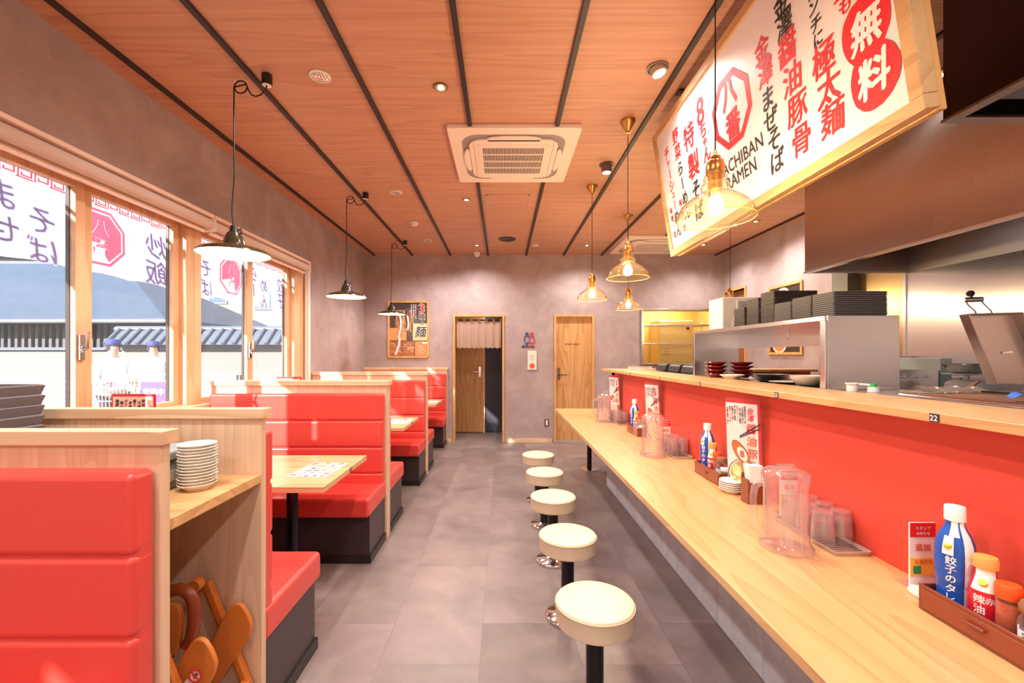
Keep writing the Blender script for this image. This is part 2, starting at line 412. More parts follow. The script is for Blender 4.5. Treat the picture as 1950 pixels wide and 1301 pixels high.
st(holes(MB(), 'x', XR, XR+.12, 3.81, 7.05, 0, ZC, [(6.3, 6.86, 0, 2.37)]), 'wall_right', PLASTER)
st(MB().box(XR, XR+.12, YF, 3.81, 0, ZC), 'wall_kitchen', mat('kitchen_wall', S(190, 180, 172), .7))
st(holes(MB(), 'y', YF-.12, YF, -2.42, XR+.12, 0, ZC, [(-1.9, 1.0, .5, 2.5), (1.3, 3.3, 1.0, 2.5)]), 'wall_front', PLASTER)
# vestibule behind the curtain and kitchen beyond the hatch
mb = MB(); mb.box(-.97, -.85, YB+.12, 7.9, 0, 2.3).box(.04, .16, YB+.12, 7.9, 0, 2.3).box(-.97, .16, 7.83, 7.95, 0, 2.3).box(-.97, .16, YB+.12, 7.95, 2.2, 2.3)
st(mb, 'wall_vestibule', PLASTER)
YEL = mat('back_room_wall', S(232, 200, 130), .6)  # warm yellow room light put into the wall colour
mb = MB(); mb.box(1.9, 2.0, YB+.12, 8.1, 0, 2.6).box(3.6, 3.7, YB+.12, 8.1, 0, 2.6).box(1.9, 3.7, 8.0, 8.1, 0, 2.6).box(1.9, 3.7, YB+.12, 8.1, 2.5, 2.6)
st(mb, 'wall_back_room', YEL)
# dark strips between the ceiling boards
for k, x in enumerate([-2.045, -1.437, -.829, -.226, .383, .982, 1.588, 2.194, 2.8, 3.406]):
    if x in (-.226, .383): mb = MB().box(x-.014, x+.014, YF, 3.02, ZC-.02, ZC).box(x-.014, x+.014, 3.97, YB-.001, ZC-.02, ZC)
    elif x in (2.194,): mb = MB().box(x-.014, x+.014, YF, 5.79, ZC-.02, ZC)
    elif x > 2.7: mb = MB().box(x-.014, x+.014, 3.8, YB-.001, ZC-.02, ZC)
    else: mb = MB().box(x-.014, x+.014, YF, YB-.001, ZC-.02, ZC)
    st(mb, 'trim_%d' % (k+1), STRIP)
# baseboards
st(MB().box(-.87, -.82, YB-.012, YB-.001, 0, .06).box(.065, .795, YB-.012, YB-.001, 0, .06).box(1.5, 3.5, YB-.012, YB-.001, 0, .06), 'baseboard_back', OAK_X)
# door frames
def frame(mb, x0, x1, z1, w, y0, y1):
    mb.box(x0-w, x0, y0, y1, 0, z1+w).box(x1, x1+w, y0, y1, 0, z1+w).box(x0, x1, y0, y1, z1, z1+w); return mb
s = structure('door_1', (-.38, YB, 0))
st(frame(MB(), -.755, .0, 2.004, .032, YB-.02, YB+.13), 'door_frame', TRIMWOOD, parent=s, bevel=.002)
d = MB().box(-.84, -.345, 7.78, 7.82, .01, 2.15).build('door_panel', DOORWOOD, s)
MB().box(-.42, -.385, 7.765, 7.78, 1.0, 1.18).build('lock_plate', CHROME, d)
MB().cyl((-.4, 7.765, 1.09), (-.4, 7.72, 1.09), .012).bar((-.395, 7.725, 1.09), (-.52, 7.725, 1.09), .014, .014).build('lever_handle', CHROME, d, bevel=.003)
MB().box(-.345, -.31, 7.77, 7.83, 0, 2.15).build('door_post', OAK_Z, s)
MB().box(-.31, .03, 7.8, 7.825, .01, 2.15).build('dark_door_panel', mat('navy_door', S(58, 58, 72), .5), s)
s = structure('door_2', (1.148, YB, 0))
st(frame(MB(), .86, 1.437, 2.004, .032, YB-.02, YB+.13), 'door_frame', TRIMWOOD, parent=s, bevel=.002)
d = MB().box(.86, 1.437, YB+.045, YB+.085, .01, 2.004).build('door_panel', DOORWOOD, s)
MB().box(.895, .93, YB+.03, YB+.045, 1.0, 1.19).build('lock_plate', mat('grey_metal', S(110, 106, 112), .35, metal=.6), d)
MB().cyl((.912, YB+.03, 1.075), (.912, YB-.012, 1.075), .011).bar((.905, YB-.008, 1.075), (1.04, YB-.008, 1.075), .013, .013).build('lever_handle', BLACK, d, bevel=.003)
MB().text('STAFF ONLY', (1.13, YB+.044, 1.565), (1, 0, 0), (0, 0, 1), .042, bold=.03).build('lettering', INK, d)
# doorway in the right-hand wall
s = structure('door_3', (XR, 6.58, 0))
MB().box(XR-.02, XR+.12, 6.27, 6.3, 0, 2.4).box(XR-.02, XR+.12, 6.86, 6.89, 0, 2.4).box(XR-.02, XR+.12, 6.3, 6.86, 2.37, 2.4).build('door_frame', TRIMWOOD, s)
MB().box(XR+.06, XR+.1, 6.3, 6.86, .01, 2.37).build('door_panel', mat('brown_door', S(150, 96, 60), .45), s)
# hatch lined with stainless steel
s = structure('window_4', (2.81, YB, 1.26))
mb = MB(); mb.box(2.22, 2.25, YB-.03, YB+.15, 1.235, 2.13).box(3.37, 3.4, YB-.03, YB+.15, 1.235, 2.13).box(2.25, 3.37, YB-.03, YB+.15, 2.105, 2.13).box(2.25, 3.37, YB-.06, YB+.15, 1.235, 1.262)
mb.build('hatch_frame', STEEL, s, bevel=.002)

# ---------------------------------------------------------------- windows on the street side
GLASS = clear('window_glass', (1, 1, 1), .015, .02, (.9, .95, 1), .5, 1.35)
def window(n, y0, y1, ym, handle=True, z1=2.38):
    s = structure('window_%d' % n, (-2.3, (y0+y1)/2, 1.03))
    mb = MB(); z0 = 1.0
    mb.box(-2.37, -2.25, y0, y0+.075, z0, z1).box(-2.37, -2.25, y1-.075, y1, z0, z1).box(-2.37, -2.25, y0+.075, y1-.075, z1-.05, z1).box(-2.37, -2.25, y0+.075, y1-.075, z0, z0+.035)
    mb.build('window_frame', WINWOOD, s, bevel=.003)
    for k, (a, b) in enumerate(((y0+.075, ym), (ym, y1-.075))):
        mb = MB(); w = .055; x0, x1 = (-2.33, -2.285) if k == 0 else (-2.345, -2.3)
        mb.box(x0, x1, a, a+w, z0+.035, z1-.05).box(x0, x1, b-w, b, z0+.035, z1-.05).box(x0, x1, a+w, b-w, z1-.09, z1-.05).box(x0, x1, a+w, b-w, z0+.035, z0+.065)
        sa = mb.build('sash', WINWOOD, s, bevel=.003)
        MB().box((x0+x1)/2-.003, (x0+x1)/2+.003, a+w-.005, b-w+.005, z0+.06, z1-.085).build('pane', GLASS, sa)
        for yy in (a+w, b-w): pass
        MB().box(x0-.004, x1-.03, a+w, a+w+.006, z0+.065, z1-.09).box(x0-.004, x1-.03, b-w-.006, b-w, z0+.065, z1-.09).build('seal', BLACK, sa)
        if k == 0 and handle:
            h = MB().box(-2.285, -2.27, b-.045, b-.015, 1.36, 1.5).cyl((-2.27, b-.03, 1.43), (-2.245, b-.03, 1.43), .012).bar((-2.25, b-.03, 1.42), (-2.235, b-.035, 1.52), .014, .014).bar((-2.25, b-.03, 1.43), (-2.245, b-.065, 1.41), .016, .02)
            h.build('lever_handle', CHROME, sa, bevel=.002)
    return s
window(1, 3.16, 4.76, 3.94)
window(2, 1.565, 3.16, 2.375)
window(3, -.03, 1.565, .76, False)
window(5, -1.75, -.03, -.85, False, 1.88)  # unseen; head lowered to cut the top off the sun strip
st(MB().box(-2.42, -2.25, 4.76, 4.93, 1.0, 2.38), 'trim_11', WINWOOD)
st(MB().box(-2.44, -2.165, -1.75, 4.93, 1.0, 1.028), 'trim_12', WINWOOD, bevel=.004)
st(MB().box(-2.235, -2.19, 4.9, 4.945, 1.03, 2.38), 'trim_13', WHITE)
BLINDM = cloth('blind_fabric', S(240, 226, 216), .45)
BLINDBOX = mat('blind_aluminium', S(236, 208, 194), .35)
def blind(y0, y1, down, label):
    t = thing('roller_blind', label, 'roller blind', (-2.15, (y0+y1)/2, 2.3), group='roller blinds along the street windows')
    MB().box(-2.2, -2.115, y0, y1, 2.395, 2.42).box(-2.2, -2.19, y0, y1, 2.3, 2.395).build('head_rail', BLINDBOX, t, bevel=.004)
    for y in (y0, y1): MB().box(-2.19, -2.115, y+(.0 if y == y0 else -.006), y+(.006 if y == y0 else 0), 2.3, 2.395).build('end_cap', WHITE, t)
    MB().cyl((-2.152, y0+.012, 2.352), (-2.152, y1-.012, 2.352), .036, n=24).build('roll', BLINDM, t)
    if down: MB().box(-2.186, -2.184, y0+.03, y1-.03, 1.06, 2.35).build('fabric', BLINDM, t)
    zb = 1.04 if down else 2.286
    MB().box(-2.192, -2.172, y0+.02, y1-.02, zb, zb+.022).build('bottom_bar', BLINDBOX, t, bevel=.003)
    return t
blind(3.2, 4.79, 0, 'white roller blind fully rolled up above the windows beside the back wall corner')
blind(1.6, 3.19, 0, 'white roller blind rolled up above the windows with the fried rice banner')
blind(.19, 1.59, 1, 'white roller blind pulled down, first one behind the nearest street window')
blind(-1.2, .06, 1, 'white roller blind pulled down at the end of the street wall')

for n, (x0, x1, z0) in enumerate(((-1.9, 1.0, .5), (1.3, 3.3, 1.0))):
    w_ = structure('window_%d' % (6+n), ((x0+x1)/2, YF, z0)); mb = MB()
    mb.box(x0, x0+.06, YF-.1, YF-.02, z0, 2.5).box(x1-.06, x1, YF-.1, YF-.02, z0, 2.5).box(x0+.06, x1-.06, YF-.1, YF-.02, z0, z0+.06).box(x0+.06, x1-.06, YF-.1, YF-.02, 2.44, 2.5).box((x0+x1)/2-.03, (x0+x1)/2+.03, YF-.1, YF-.02, z0+.06, 2.44)
    mb.build('window_frame', WINWOOD, w_)
    MB().box(x0+.06, x1-.06, YF-.065, YF-.06, z0+.06, 2.44).build('pane', GLASS, w_)
    t = thing('roller_blind', 'unseen blind added as daylight fill over the street front window, '+('wide one' if n == 0 else 'narrow one'), 'roller blind', ((x0+x1)/2, YF+.03, 2.5))  # out of view; blinds added to stop the sun and glow as fill
    MB().box(x0-.02, x1+.02, YF+.02, YF+.022, z0-.05, 2.5).build('fabric', BLINDM, t)
    MB().box(x0-.03, x1+.03, YF+.005, YF+.08, 2.5, 2.58).build('head_rail', BLINDBOX, t, bevel=.004)
    MB().box(x0-.02, x1+.02, YF+.014, YF+.03, z0-.07, z0-.05).build('bottom_bar', BLINDBOX, t)

# ================================================================ seating booths
OAKP = OAK_X
def panel(y0, y1, label):
    t = thing('booth_partition', label, 'partition', (-1.53, (y0+y1)/2, 0), group='wooden partitions between the booths')
    MB().box(-2.195, -.872, y0, y1, 0, 1.158).build('panel', OAKZP, t, bevel=.002)
    MB().box(-2.195, -.858, y0-.012, y1+.012, 1.158, 1.194).build('cap', OAK_X, t, bevel=.002)
    return t
OAKZP = wood('partition_oak', S(228, 198, 168), S(204, 166, 130), 'z', rings=15, across=5, along=.4, amp=.36)
panel(1.108, 1.138, 'pale oak partition topped by a cap behind the nearest red bench')
panel(1.57, 1.6, 'pale oak partition on the far side of the saucer shelf')
panel(3.27, 3.37, 'pale oak partition in the middle of the row, behind the first full red bench')
panel(5.0, 5.1, 'pale oak partition farther along, between the two booths nearest the back wall')
panel(6.85, 6.925, 'pale oak partition set against the grey back wall under the poster')
def bench(yb, s, depth, label):
    """bench with its back against y=yb facing direction s (+1 or -1 in y)"""
    t = thing('booth_bench', label, 'bench', (-1.53, yb, 0), group='red booth benches')
    X0, X1 = -2.165, -.882
    b = MB().box(X0, X1-.004, yb, yb+s*(depth-.055), 0, .315)
    b.build('base', DARKV, t)
    MB().box(X0, X1+.008, yb, yb+s*(depth-.043), 0, .05).build('toe_kick', BLACK, t, bevel=.002)
    MB().box(X0, X1+.006, yb, yb+s*depth, .315, .443).build('seat', REDV, t, bevel=.022, seg=4)
    mb = MB()
    zs = [.43, .515, .706, .904, 1.104]
    for a, c in zip(zs, zs[1:]): mb.box(X0, X1, yb+s*.001, yb+s*.075, a, c)
    mb.box(X0+.002, X1-.001, yb, yb+s*.064, .44, 1.098)
    mb.build('backrest', REDV, t, bevel=.019, seg=5)
    return t
bench(1.107, -1, .45, 'red vinyl booth bench nearest the camera, in front of the saucer shelf')
bench(1.601, 1, .5, 'red booth bench turned towards the back wall, beyond the saucer shelf')
bench(3.269, -1, .43, 'red vinyl booth bench with sunlight patches across its long three-row back')
bench(3.371, 1, .5, 'red vinyl booth bench hidden behind the middle partition, only its seat end showing')
bench(4.999, -1, .44, 'red vinyl booth bench facing the second table, in front of the farther partition')
bench(5.101, 1, .5, 'red vinyl booth bench seat end just beyond the farther partition')
bench(6.849, -1, .42, 'red vinyl booth bench against the back wall beneath the noodle poster')
TABLETOP = wood('table_oak', S(222, 182, 136), S(196, 150, 106), 'x', rough=.35, coat=.1, across=3.5)
def table(y0, y1, n, label):
    t = thing('booth_table', label, 'table', (-1.53, (y0+y1)/2, 0), group='booth tables')
    MB().box(-2.18, -.903, y0, y1, .69, .72).build('tabletop', TABLETOP, t, bevel=.002)
    ym = (y0+y1)/2
    for x in (-1.23, -1.85):
        l = MB().cyl((x, ym, .012), (x, ym, .68), .032).cyl((x, ym, .678), (x, ym, .69), .11).build('leg', DARKCHROME, t)
        MB().lathe([(0, 0), (.1, 0), (.1, .006), (.04, .016), (0, .016)], (x, ym, 0)).build('base_plate', CHROME, l)
    p = MB().box(-.9035, -.901, y0+.38, y0+.405, .695, .715).build('number_plate', INK, t)
    MB().text(str(n), (-.9005, y0+.3925, .705), (0, 1, 0), (0, 0, 1), .016, bold=.02).build('number', PAPER, p)
    return t
table(2.19, 2.89, 11, 'oak booth table with a paper menu, beside the sunlit red bench')
table(3.97, 4.68, 10, 'oak booth table second from the back wall, its corner past the middle partition')
table(5.83, 6.5, 9, 'oak booth table closest to the back wall')

# service shelf between the two near partitions
tag(MB().box(-2.19, -.874, 1.14, 1.568, .925, .956).build('service_shelf', SHELFWOOD, bevel=.002), 'oak shelf holding saucers between two partitions', 'shelf')
tag(MB().box(-2.19, -2.15, 1.14, 1.568, 0, .925).build('shelf_back_panel', OAKZP), 'oak panel closing the space beneath the saucer shelf at the wall', 'panel')
# saucers
def saucer_mb(r=.055, h=.02):
    return MB().lathe([(0, .003), (r*.5, .003), (r*.55, 0), (r*.62, 0), (r*.64, .004), (r*.9, h*.7), (r, h), (r*.97, h+.0015), (r*.86, h*.75), (r*.6, .007), (0, .006)], n=36)
def stack(mb, name, mats, n, x, y, z, dz, lab, cat, group, jit=.0015, rz=0):
    first = None
    for k in range(n):
        o = mb.build(name, mats, origin=(0, 0, 0)) if first is None else first.copy()
        if first is None: first = o
        else: COL.objects.link(o)
        rd = random.Random(k+n*13)
        o.location = (x+(rd.random()-.5)*2*jit, y+(rd.random()-.5)*2*jit, z+k*dz); o.rotation_euler = (0, 0, rz)
        tag(o, lab % ordw(n-1-k, n), cat, group)
    return first
stack(saucer_mb(), 'saucer', CERAMIC, 14, -.985, 1.4, .9565, .0097, 'white saucer, %s the tall stack on booth shelf', 'saucer', 'saucers on the booth shelf')
# grey case and stacked grey baskets
GREYP = mat('grey_plastic', S(120, 122, 124), .5)
t = thing('utensil_case', 'grey lidded plastic case behind the saucer stack on the booth shelf', 'case', (-1.17, 1.36, .9565))
MB().box(-1.29, -1.06, 1.2, 1.5, .9565, 1.05).build('body', GREYP, t, bevel=.01)
MB().box(-1.3, -1.05, 1.19, 1.51, 1.05, 1.085).build('lid', mat('light_grey_plastic', S(160, 162, 164), .45), t, bevel=.012, seg=3)
MB().box(-1.06, -1.052, 1.3, 1.4, .985, 1.02).build('latch', mat('pale_grey', S(190, 188, 184), .5), t, bevel=.002)
DKG = mat('dark_grey_basket', S(104, 98, 102), .6, noise=.15, nscale=160)
bs = MB()
for a, b2, z in ((0, 0, 0),):
    w, d, h = .16, .12, .09
    prof = [(-w, -d, h), (-w*.86, -d*.82, 0), (w*.86, -d*.82, 0), (w, -d, h)]
    V = [(-w*.85, -d*.82, 0), (w*.85, -d*.82, 0), (w*.85, d*.82, 0), (-w*.85, d*.82, 0), (-w, -d, h), (w, -d, h), (w, d, h), (-w, d, h)]
    Vi = [(x*.95, y*.94, z_+.004) for x, y, z_ in V]
    bs.add(V+Vi, [(3,2,1,0),(0,1,5,4),(1,2,6,5),(2,3,7,6),(3,0,4,7),(8,9,10,11),(12,13,9,8),(13,14,10,9),(14,15,11,10),(15,12,8,11),(4,5,13,12),(5,6,14,13),(6,7,15,14),(7,4,12,15)])
stack(bs, 'storage_basket', DKG, 8, -1.72, 1.36, .957, .034, 'dark grey basket, %s the nested stack near the window', 'basket', 'nested baskets on the booth shelf')

# folded high chair under the shelf
OR1 = mat('high_chair_wood', S(206, 118, 48), .4, noise=.08, nscale=9); OR2 = mat('high_chair_pad', S(140, 62, 30), .35)
hc = thing('high_chair', 'orange wooden child high chair folded under the saucer shelf', 'high chair', (-1.15, 1.35, 0))
def side(y):
    pts = [(-.965, .50), (-.925, .52), (-.895, .48), (-.875, .42), (-.93, .33), (-1.02, .2), (-1.1, .03), (-1.16, .03), (-1.12, .16), (-1.03, .36)]
    return MB().prism(chaikin(pts), (0, y, 0), (1, 0, 0), (0, 0, 1), (0, .018, 0))
for y in (1.33, 1.52): side(y).build('side_panel', OR1, hc, bevel=.004)
for y in (1.3, 1.548):
    MB().bar((-1.055, y+.0, .58), (-.905, y, .2), .03, .028, up=(0, 1, 0)).build('leg', OR1, hc, bevel=.008)
    MB().bar((-.9, y, .21), (-.96, y, .01), .03, .028, up=(0, 1, 0)).build('front_foot', OR1, hc, bevel=.006)
    MB().bar((-1.0, y, .3), (-1.2, y, .01), .03, .028, up=(0, 1, 0)).build('rear_leg', OR1, hc, bevel=.006)
MB().bar((-.91, 1.3, .22), (-.91, 1.548, .22), .03, .03).build('cross_rail', OR1, hc, bevel=.005)
MB().cyl((-1.05, 1.47, .6), (-1.05, 1.5, .6), .022, n=20).build('hinge_cap', OR1, hc)
bk = MB().prism(chaikin([(-1.2, .33), (-1.08, .38), (-1.035, .44), (-1.025, .57), (-1.06, .6), (-1.2, .58)]), (0, 1.385, 0), (1, 0, 0), (0, 0, 1), (0, .02, 0)).build('back_panel', OR1, hc, bevel=.005)
MB().prism([(-1.12, .36), (-1.07, .385), (-1.045, .43), (-1.1, .41)], (0, 1.3835, 0), (1, 0, 0), (0, 0, 1), (0, -.001, 0)).prism([(-1.12, .48), (-1.075, .49), (-1.07, .53), (-1.1, .55), (-1.12, .54)], (0, 1.3835, 0), (1, 0, 0), (0, 0, 1), (0, -.001, 0)).build('dark_cutout', INK, bk)
MB().tube([(-1.1, 1.4, .6), (-1.085, 1.4, .615), (-1.065, 1.4, .628), (-1.045, 1.4, .631), (-1.025, 1.4, .626), (-1.008, 1.4, .613), (-.999, 1.4, .592), (-.996, 1.4, .565), (-.996, 1.4, .53), (-1.0, 1.4, .495), (-1.008, 1.4, .468), (-1.022, 1.4, .45)], .019, n=12, flat=1.0).build('guard_rail', OR2, hc)
lb = MB().bar((-1.02, 1.329, .3), (-.955, 1.329, .385), .03, .002, up=(0, 1, 0)).build('warning_label', PAPER, hc)
c0 = (-.94, 1.327, .405)
MB().tube([(c0[0]+.018*math.cos(a*PI/12), 1.326, c0[2]+.018*math.sin(a*PI/12)) for a in range(24)], .0022, n=6, closed=True).bar((c0[0]-.012, 1.326, c0[2]+.012), (c0[0]+.012, 1.326, c0[2]-.012), .002, .003, up=(0, 1, 0)).build('prohibition_ring', REDINK, lb)
MB().cyl((c0[0], 1.3285, c0[2]), (c0[0], 1.3275, c0[2]), .018).build('sticker', PAPER, lb)
MB().bar((c0[0]-.004, 1.327, c0[2]-.009), (c0[0]+.004, 1.327, c0[2]+.008), .003, .001, up=(0, 1, 0)).bar((c0[0]-.008, 1.327, c0[2]), (c0[0]+.008, 1.327, c0[2]+.004), .003, .001, up=(0, 1, 0)).build('pictogram', INK, lb)

# paper menus on the booth tables
FOODR = [mat('menu_rose', S(214, 120, 130), .6), mat('menu_green', S(150, 176, 90), .6), mat('menu_orange', S(226, 160, 110), .6), mat('menu_plum', S(120, 60, 70), .6)]
def menusheet(x, y, rz, z, label):
    t = MB().box(-.11, .11, -.155, .155, 0, .001).build('paper_menu', PAPER, origin=(0, 0, 0)); t.location = (x, y, z); t.rotation_euler = (0, 0, rz)
    tag(t, label, 'menu', 'paper menus on the tables')
    rd = random.Random(int(y*10)); mb = MB()
    for i in range(5):
        for j in range(6):
            cx_ = -.085+i*.042+rd.uniform(-.008, .008); cy_ = -.13+j*.052+rd.uniform(-.01, .01); r_ = rd.uniform(.008, .02)
            mb.lathe([(0, .0016), (r_, .0016)], (cx_, cy_, 0), n=12, m=rd.choice([0, 0, 2, 3, 1]))
    c = mb.build('printed_dishes', FOODR, None, origin=(0, 0, 0)); c.parent = t; c.location = (0, 0, 0)
    c = MB().text('ラーメン', (-.03, .13, .002), (1, 0, 0), (0, 1, 0), .026, bold=.03).text('餃子', (.07, .05, .002), (1, 0, 0), (0, 1, 0), .02, bold=.03).text('8', (-.06, .07, .002), (1, 0, 0), (0, 1, 0), .03, bold=.04).build('lettering', REDINK, None, origin=(0, 0, 0)); c.parent = t; c.location = (0, 0, 0)
    return t
menusheet(-1.07, 2.53, R(-3), .7201, 'pink printed menu sheet lying on the table nearest the camera')
menusheet(-1.04, 4.36, R(-2), .7201, 'pink printed menu sheet lying on the second booth table')
menusheet(-1.02, 6.2, R(-2), .7201, 'printed menu sheet lying on the table closest to the back wall')

# ================================================================ right side: counter, ledge and bar
cp = [(.662, -2.4), (.662, 5.43), (3.4, 5.43), (3.4, 4.92), (1.24, 4.92), (1.24, -2.4)]
ct = thing('bar_counter', 'long L-shaped oak dining counter with condiments along the red panel', 'counter', (.95, 1.5, 0))
MB().prism(cp, (0, 0, .69), (1, 0, 0), (0, 1, 0), (0, 0, .03)).build('countertop', COUNTER, ct, bevel=.003)
for x, y in ((1.06, 5.27), (2.6, 5.27)):
    l = MB().cyl((x, y, .015), (x, y, .68), .028).cyl((x, y, .675), (x, y, .69), .09).build('leg', DARKCHROME, ct)
    MB().lathe([(0, 0), (.115, 0), (.115, .012), (.1, .016), (0, .016)], (x, y, 0)).build('base_flange', CHROME, l)
BLOCK = plaster('concrete_block', S(192, 194, 202), S(216, 218, 226), 9)
mb = MB(); y = 4.61; k = 0
while y > -2.4:
    for z in (0, .235, .465):
        off = .1975 if z == .235 else 0
        y1_ = y+off if y+off < 4.61 else 4.61
        mb.box(1.11, 1.24, y1_-.001, y+off-.394, z+.002, z+(.233 if z < .4 else .223))
    y -= .395
mb.box(1.12, 1.24, -2.4, 4.6, 0, .688)
st(mb, 'wall_counter_base', BLOCK, bevel=.003)
st(MB().box(1.24, 1.36, -2.4, 4.9, 0, 1.209).box(1.24, 3.4, 4.78, 4.9, 0, 1.209), 'wall_red_panel', REDWALL)
lp = [(1.14, -2.4), (1.14, 4.99), (3.4, 4.99), (3.4, 4.66), (1.47, 4.66), (1.47, -2.4)]
lg = thing('serving_ledge', 'raised oak ledge with seat number plates above the red panel', 'ledge', (1.3, 1.5, 1.209))
MB().prism(lp, (0, 0, 1.209), (1, 0, 0), (0, 1, 0), (0, 0, .026)).build('ledge_top', COUNTER, lg, bevel=.002)
for n, y in ((22, 1.142), (23, 1.8), (24, 2.5), (25, 3.14), (26, 3.86), (21, .48)):
    p = MB().box(1.1375, 1.1405, y-.0125, y+.0125, 1.2105, 1.2335).build('number_plate', mat('plate_plum', S(70, 44, 54), .4), lg, bevel=.001)
    MB().text(str(n), (1.137, y, 1.222), (0, -1, 0), (0, 0, 1), .021, bold=.03).build('number', PAPER, p)

# stools
def stool():
    t = thing('bar_stool', '', 'stool', (0, 0, 0), group='round bar stools along the counter')
    s_ = MB().lathe([(0, .355), (.135, .355), (.147, .362), (.15, .375), (.15, .428), (.1515, .431), (.15, .434), (.146, .441), (.13, .4455), (.07, .448), (0, .449)], n=48).build('seat', CREAM, t)
    MB().tube([(.1505*math.cos(a*PI/24), .1505*math.sin(a*PI/24), .4325) for a in range(48)], .0022, n=6, closed=True).build('piping', mat('cream_piping', S(206, 180, 138), .5), s_)
    MB().cyl((0, 0, .02), (0, 0, .356), .034, n=32).build('post', DARKCHROME, t)
    MB().lathe([(0, 0), (.112, 0), (.115, .004), (.115, .014), (.108, .02), (.05, .026), (.036, .034), (0, .034)], n=48).build('base', CHROME, t)
    return t
SL = ['closest to the camera, its seat largest', 'second from the camera', 'in the middle of the row', 'fourth from the camera', 'nearest the back wall']
s0 = None
for k, (x, y) in enumerate([(.357, 1.672), (.347, 2.297), (.343, 2.925), (.345, 3.535), (.345, 4.15)]):
    lab = 'round cream vinyl bar stool '+SL[k]
    if s0 is None: s0 = stool(); s0['label'] = lab; s0.location = (x, y, 0)
    else: copy(s0, lab, (x, y, 0), rz=k)
# ================================================================ ceiling fixtures
BULBG = glow('bulb_glow', (1, .84, .55), 14)
LEDG = glow('led_glow', (1, .9, .72), 9)
REFL = mat('mirror_reflector', (.9, .86, .82), .12, metal=1)
GOLDREF = mat('gold_reflector', S(250, 214, 140), .3, metal=1)
def downlight(x, y, r, kind, label, power, group):
    t = thing('recessed_downlight', label, 'ceiling light', (x, y, ZC), group=group)
    z = ZC-.001
    if kind == 'silver':
        MB().lathe([(r, 0), (r, -.006), (r*.82, -.008), (r*.8, 0)], (x, y, z), 36).build('trim_ring', WHITE, t)
        mb = MB(); mb.lathe([(r*.8, -.004), (r*.55, -.0015), (0, -.001)], (x, y, z), 36)
        for i in range(5):
            a = (i-2)*r*.3; mb.box(x+a-.002, x+a+.002, y-r*.6, y+r*.6, z-.006, z-.002)
        mb.build('reflector', REFL, t)
    elif kind == 'gold':
        MB().lathe([(r, 0), (r, -.006), (r*.84, -.008), (r*.8, 0)], (x, y, z), 36).build('trim_ring', mat('dark_ring', S(120, 100, 70), .4), t)
        MB().lathe([(r*.8, -.005), (r*.6, -.002), (0, -.0015)], (x, y, z), 36).build('reflector', GOLDREF, t)
        MB().lathe([(r*.45, -.0035), (0, -.0035)], (x, y+r*.25, z), 24).build('lit_lens', LEDG, t)
    elif kind == 'white':
        MB().lathe([(r, 0), (r, -.006), (r*.9, -.01), (0, -.011)], (x, y, z), 36).build('cover', WHITE, t)
    elif kind == 'gimbal':
        MB().lathe([(r, 0), (r, -.005), (r*.84, -.007), (r*.84, 0), (0, -.0005)], (x, y, z), 36).build('trim_ring', mat('grey_ring', S(120, 106, 96), .4), t)
        ax = Vector((.25, -.1, -1)).normalized()
        c = Vector((x, y, z-.001)); e = c+ax*.035
        MB().cyl(c, e, r*.7, n=32).build('head', mat('beige_head', S(190, 168, 150), .4), t)
        MB().cyl(e, e+ax*.001, r*.55, n=32).build('lit_lens', LEDG, t)
    if power: lamp('downlight_lamp', 'SPOT', (x, y, ZC-.05), power, size=.05, parent=t, spot=150, blend=.8)
    return t
g1 = 'mirrored downlights over the booths'; g2 = 'gold downlights above the aisle'
PW = 62
for y, lb in ((2.498, 'nearest, beside the first black lamp canopy'), (4.288, 'between the first and second black lamps'), (6.08, 'closest to the back wall'), (.7, 'above the nearest bench'), (-1.1, 'near the front wall')):
    downlight(-1.05, y, .06, 'silver', 'silver mirrored downlight over the booths, '+lb, PW, g1)
for y, lb in ((2.6, 'before the air conditioner'), (4.48, 'just past the air conditioner'), (6.34, 'next to the back wall'), (.72, 'overhead at the near end'), (-1.2, 'near the front wall')):
    downlight(-.37, y, .043, 'gold', 'small lit gold downlight above the aisle, '+lb, PW, g2)
g3 = 'gold downlights towards the kitchen'
for x, y, lb in ((1.24, 6.34, 'above the staff door'), (3.05, 5.2, 'between the menu board and the far right wall'), (2.93, 6.3, 'over the kitchen hatch'), (.95, .3, 'over the near end of the counter'), (.95, -1.2, 'over the counter by the front wall')):
    downlight(x, y, .043, 'gold', 'small lit gold downlight '+lb, PW, g3)
downlight(.489, 6.34, .05, 'white', 'blank white ceiling disc in front of the back wall', 0, 'ceiling discs')
downlight(.871, 2.43, .062, 'gimbal', 'tilting beige spotlight in the ceiling beside the menu board', 36, 'ceiling spotlights')
downlight(2.51, 2.49, .075, 'gold', 'bright gold downlight showing between the menu board and the dark hood', 26, g3)
t = thing('ceiling_spotlight', 'brown cylinder spotlight with lit lens hanging below the ceiling strip', 'ceiling light', (.881, 3.66, ZC))
MB().lathe([(.062, 0), (.062, -.006), (.05, -.008), (0, -.008)], (.881, 3.66, ZC-.001), 32).build('trim_ring', mat('brown_ring', S(90, 74, 66), .4), t)
MB().cyl((.881, 3.66, ZC-.008), (.881, 3.66, ZC-.07), .043, n=32).build('head', mat('brown_head', S(110, 92, 82), .4), t)
MB().cyl((.881, 3.66, ZC-.07), (.881, 3.66, ZC-.0715), .034, n=32).build('lit_lens', LEDG, t)
lamp('spot_lamp', 'SPOT', (.881, 3.66, ZC-.08), 45, size=.04, parent=t, spot=130, blend=.8)
t = thing('ceiling_speaker', 'round dark ceiling speaker grille in front of the back wall', 'speaker', (.07, 6.0, ZC))
MB().lathe([(.115, 0), (.115, -.008), (.105, -.012), (0, -.012)], (.07, 6.0, ZC-.001), 40).build('grille', BLACK, t)
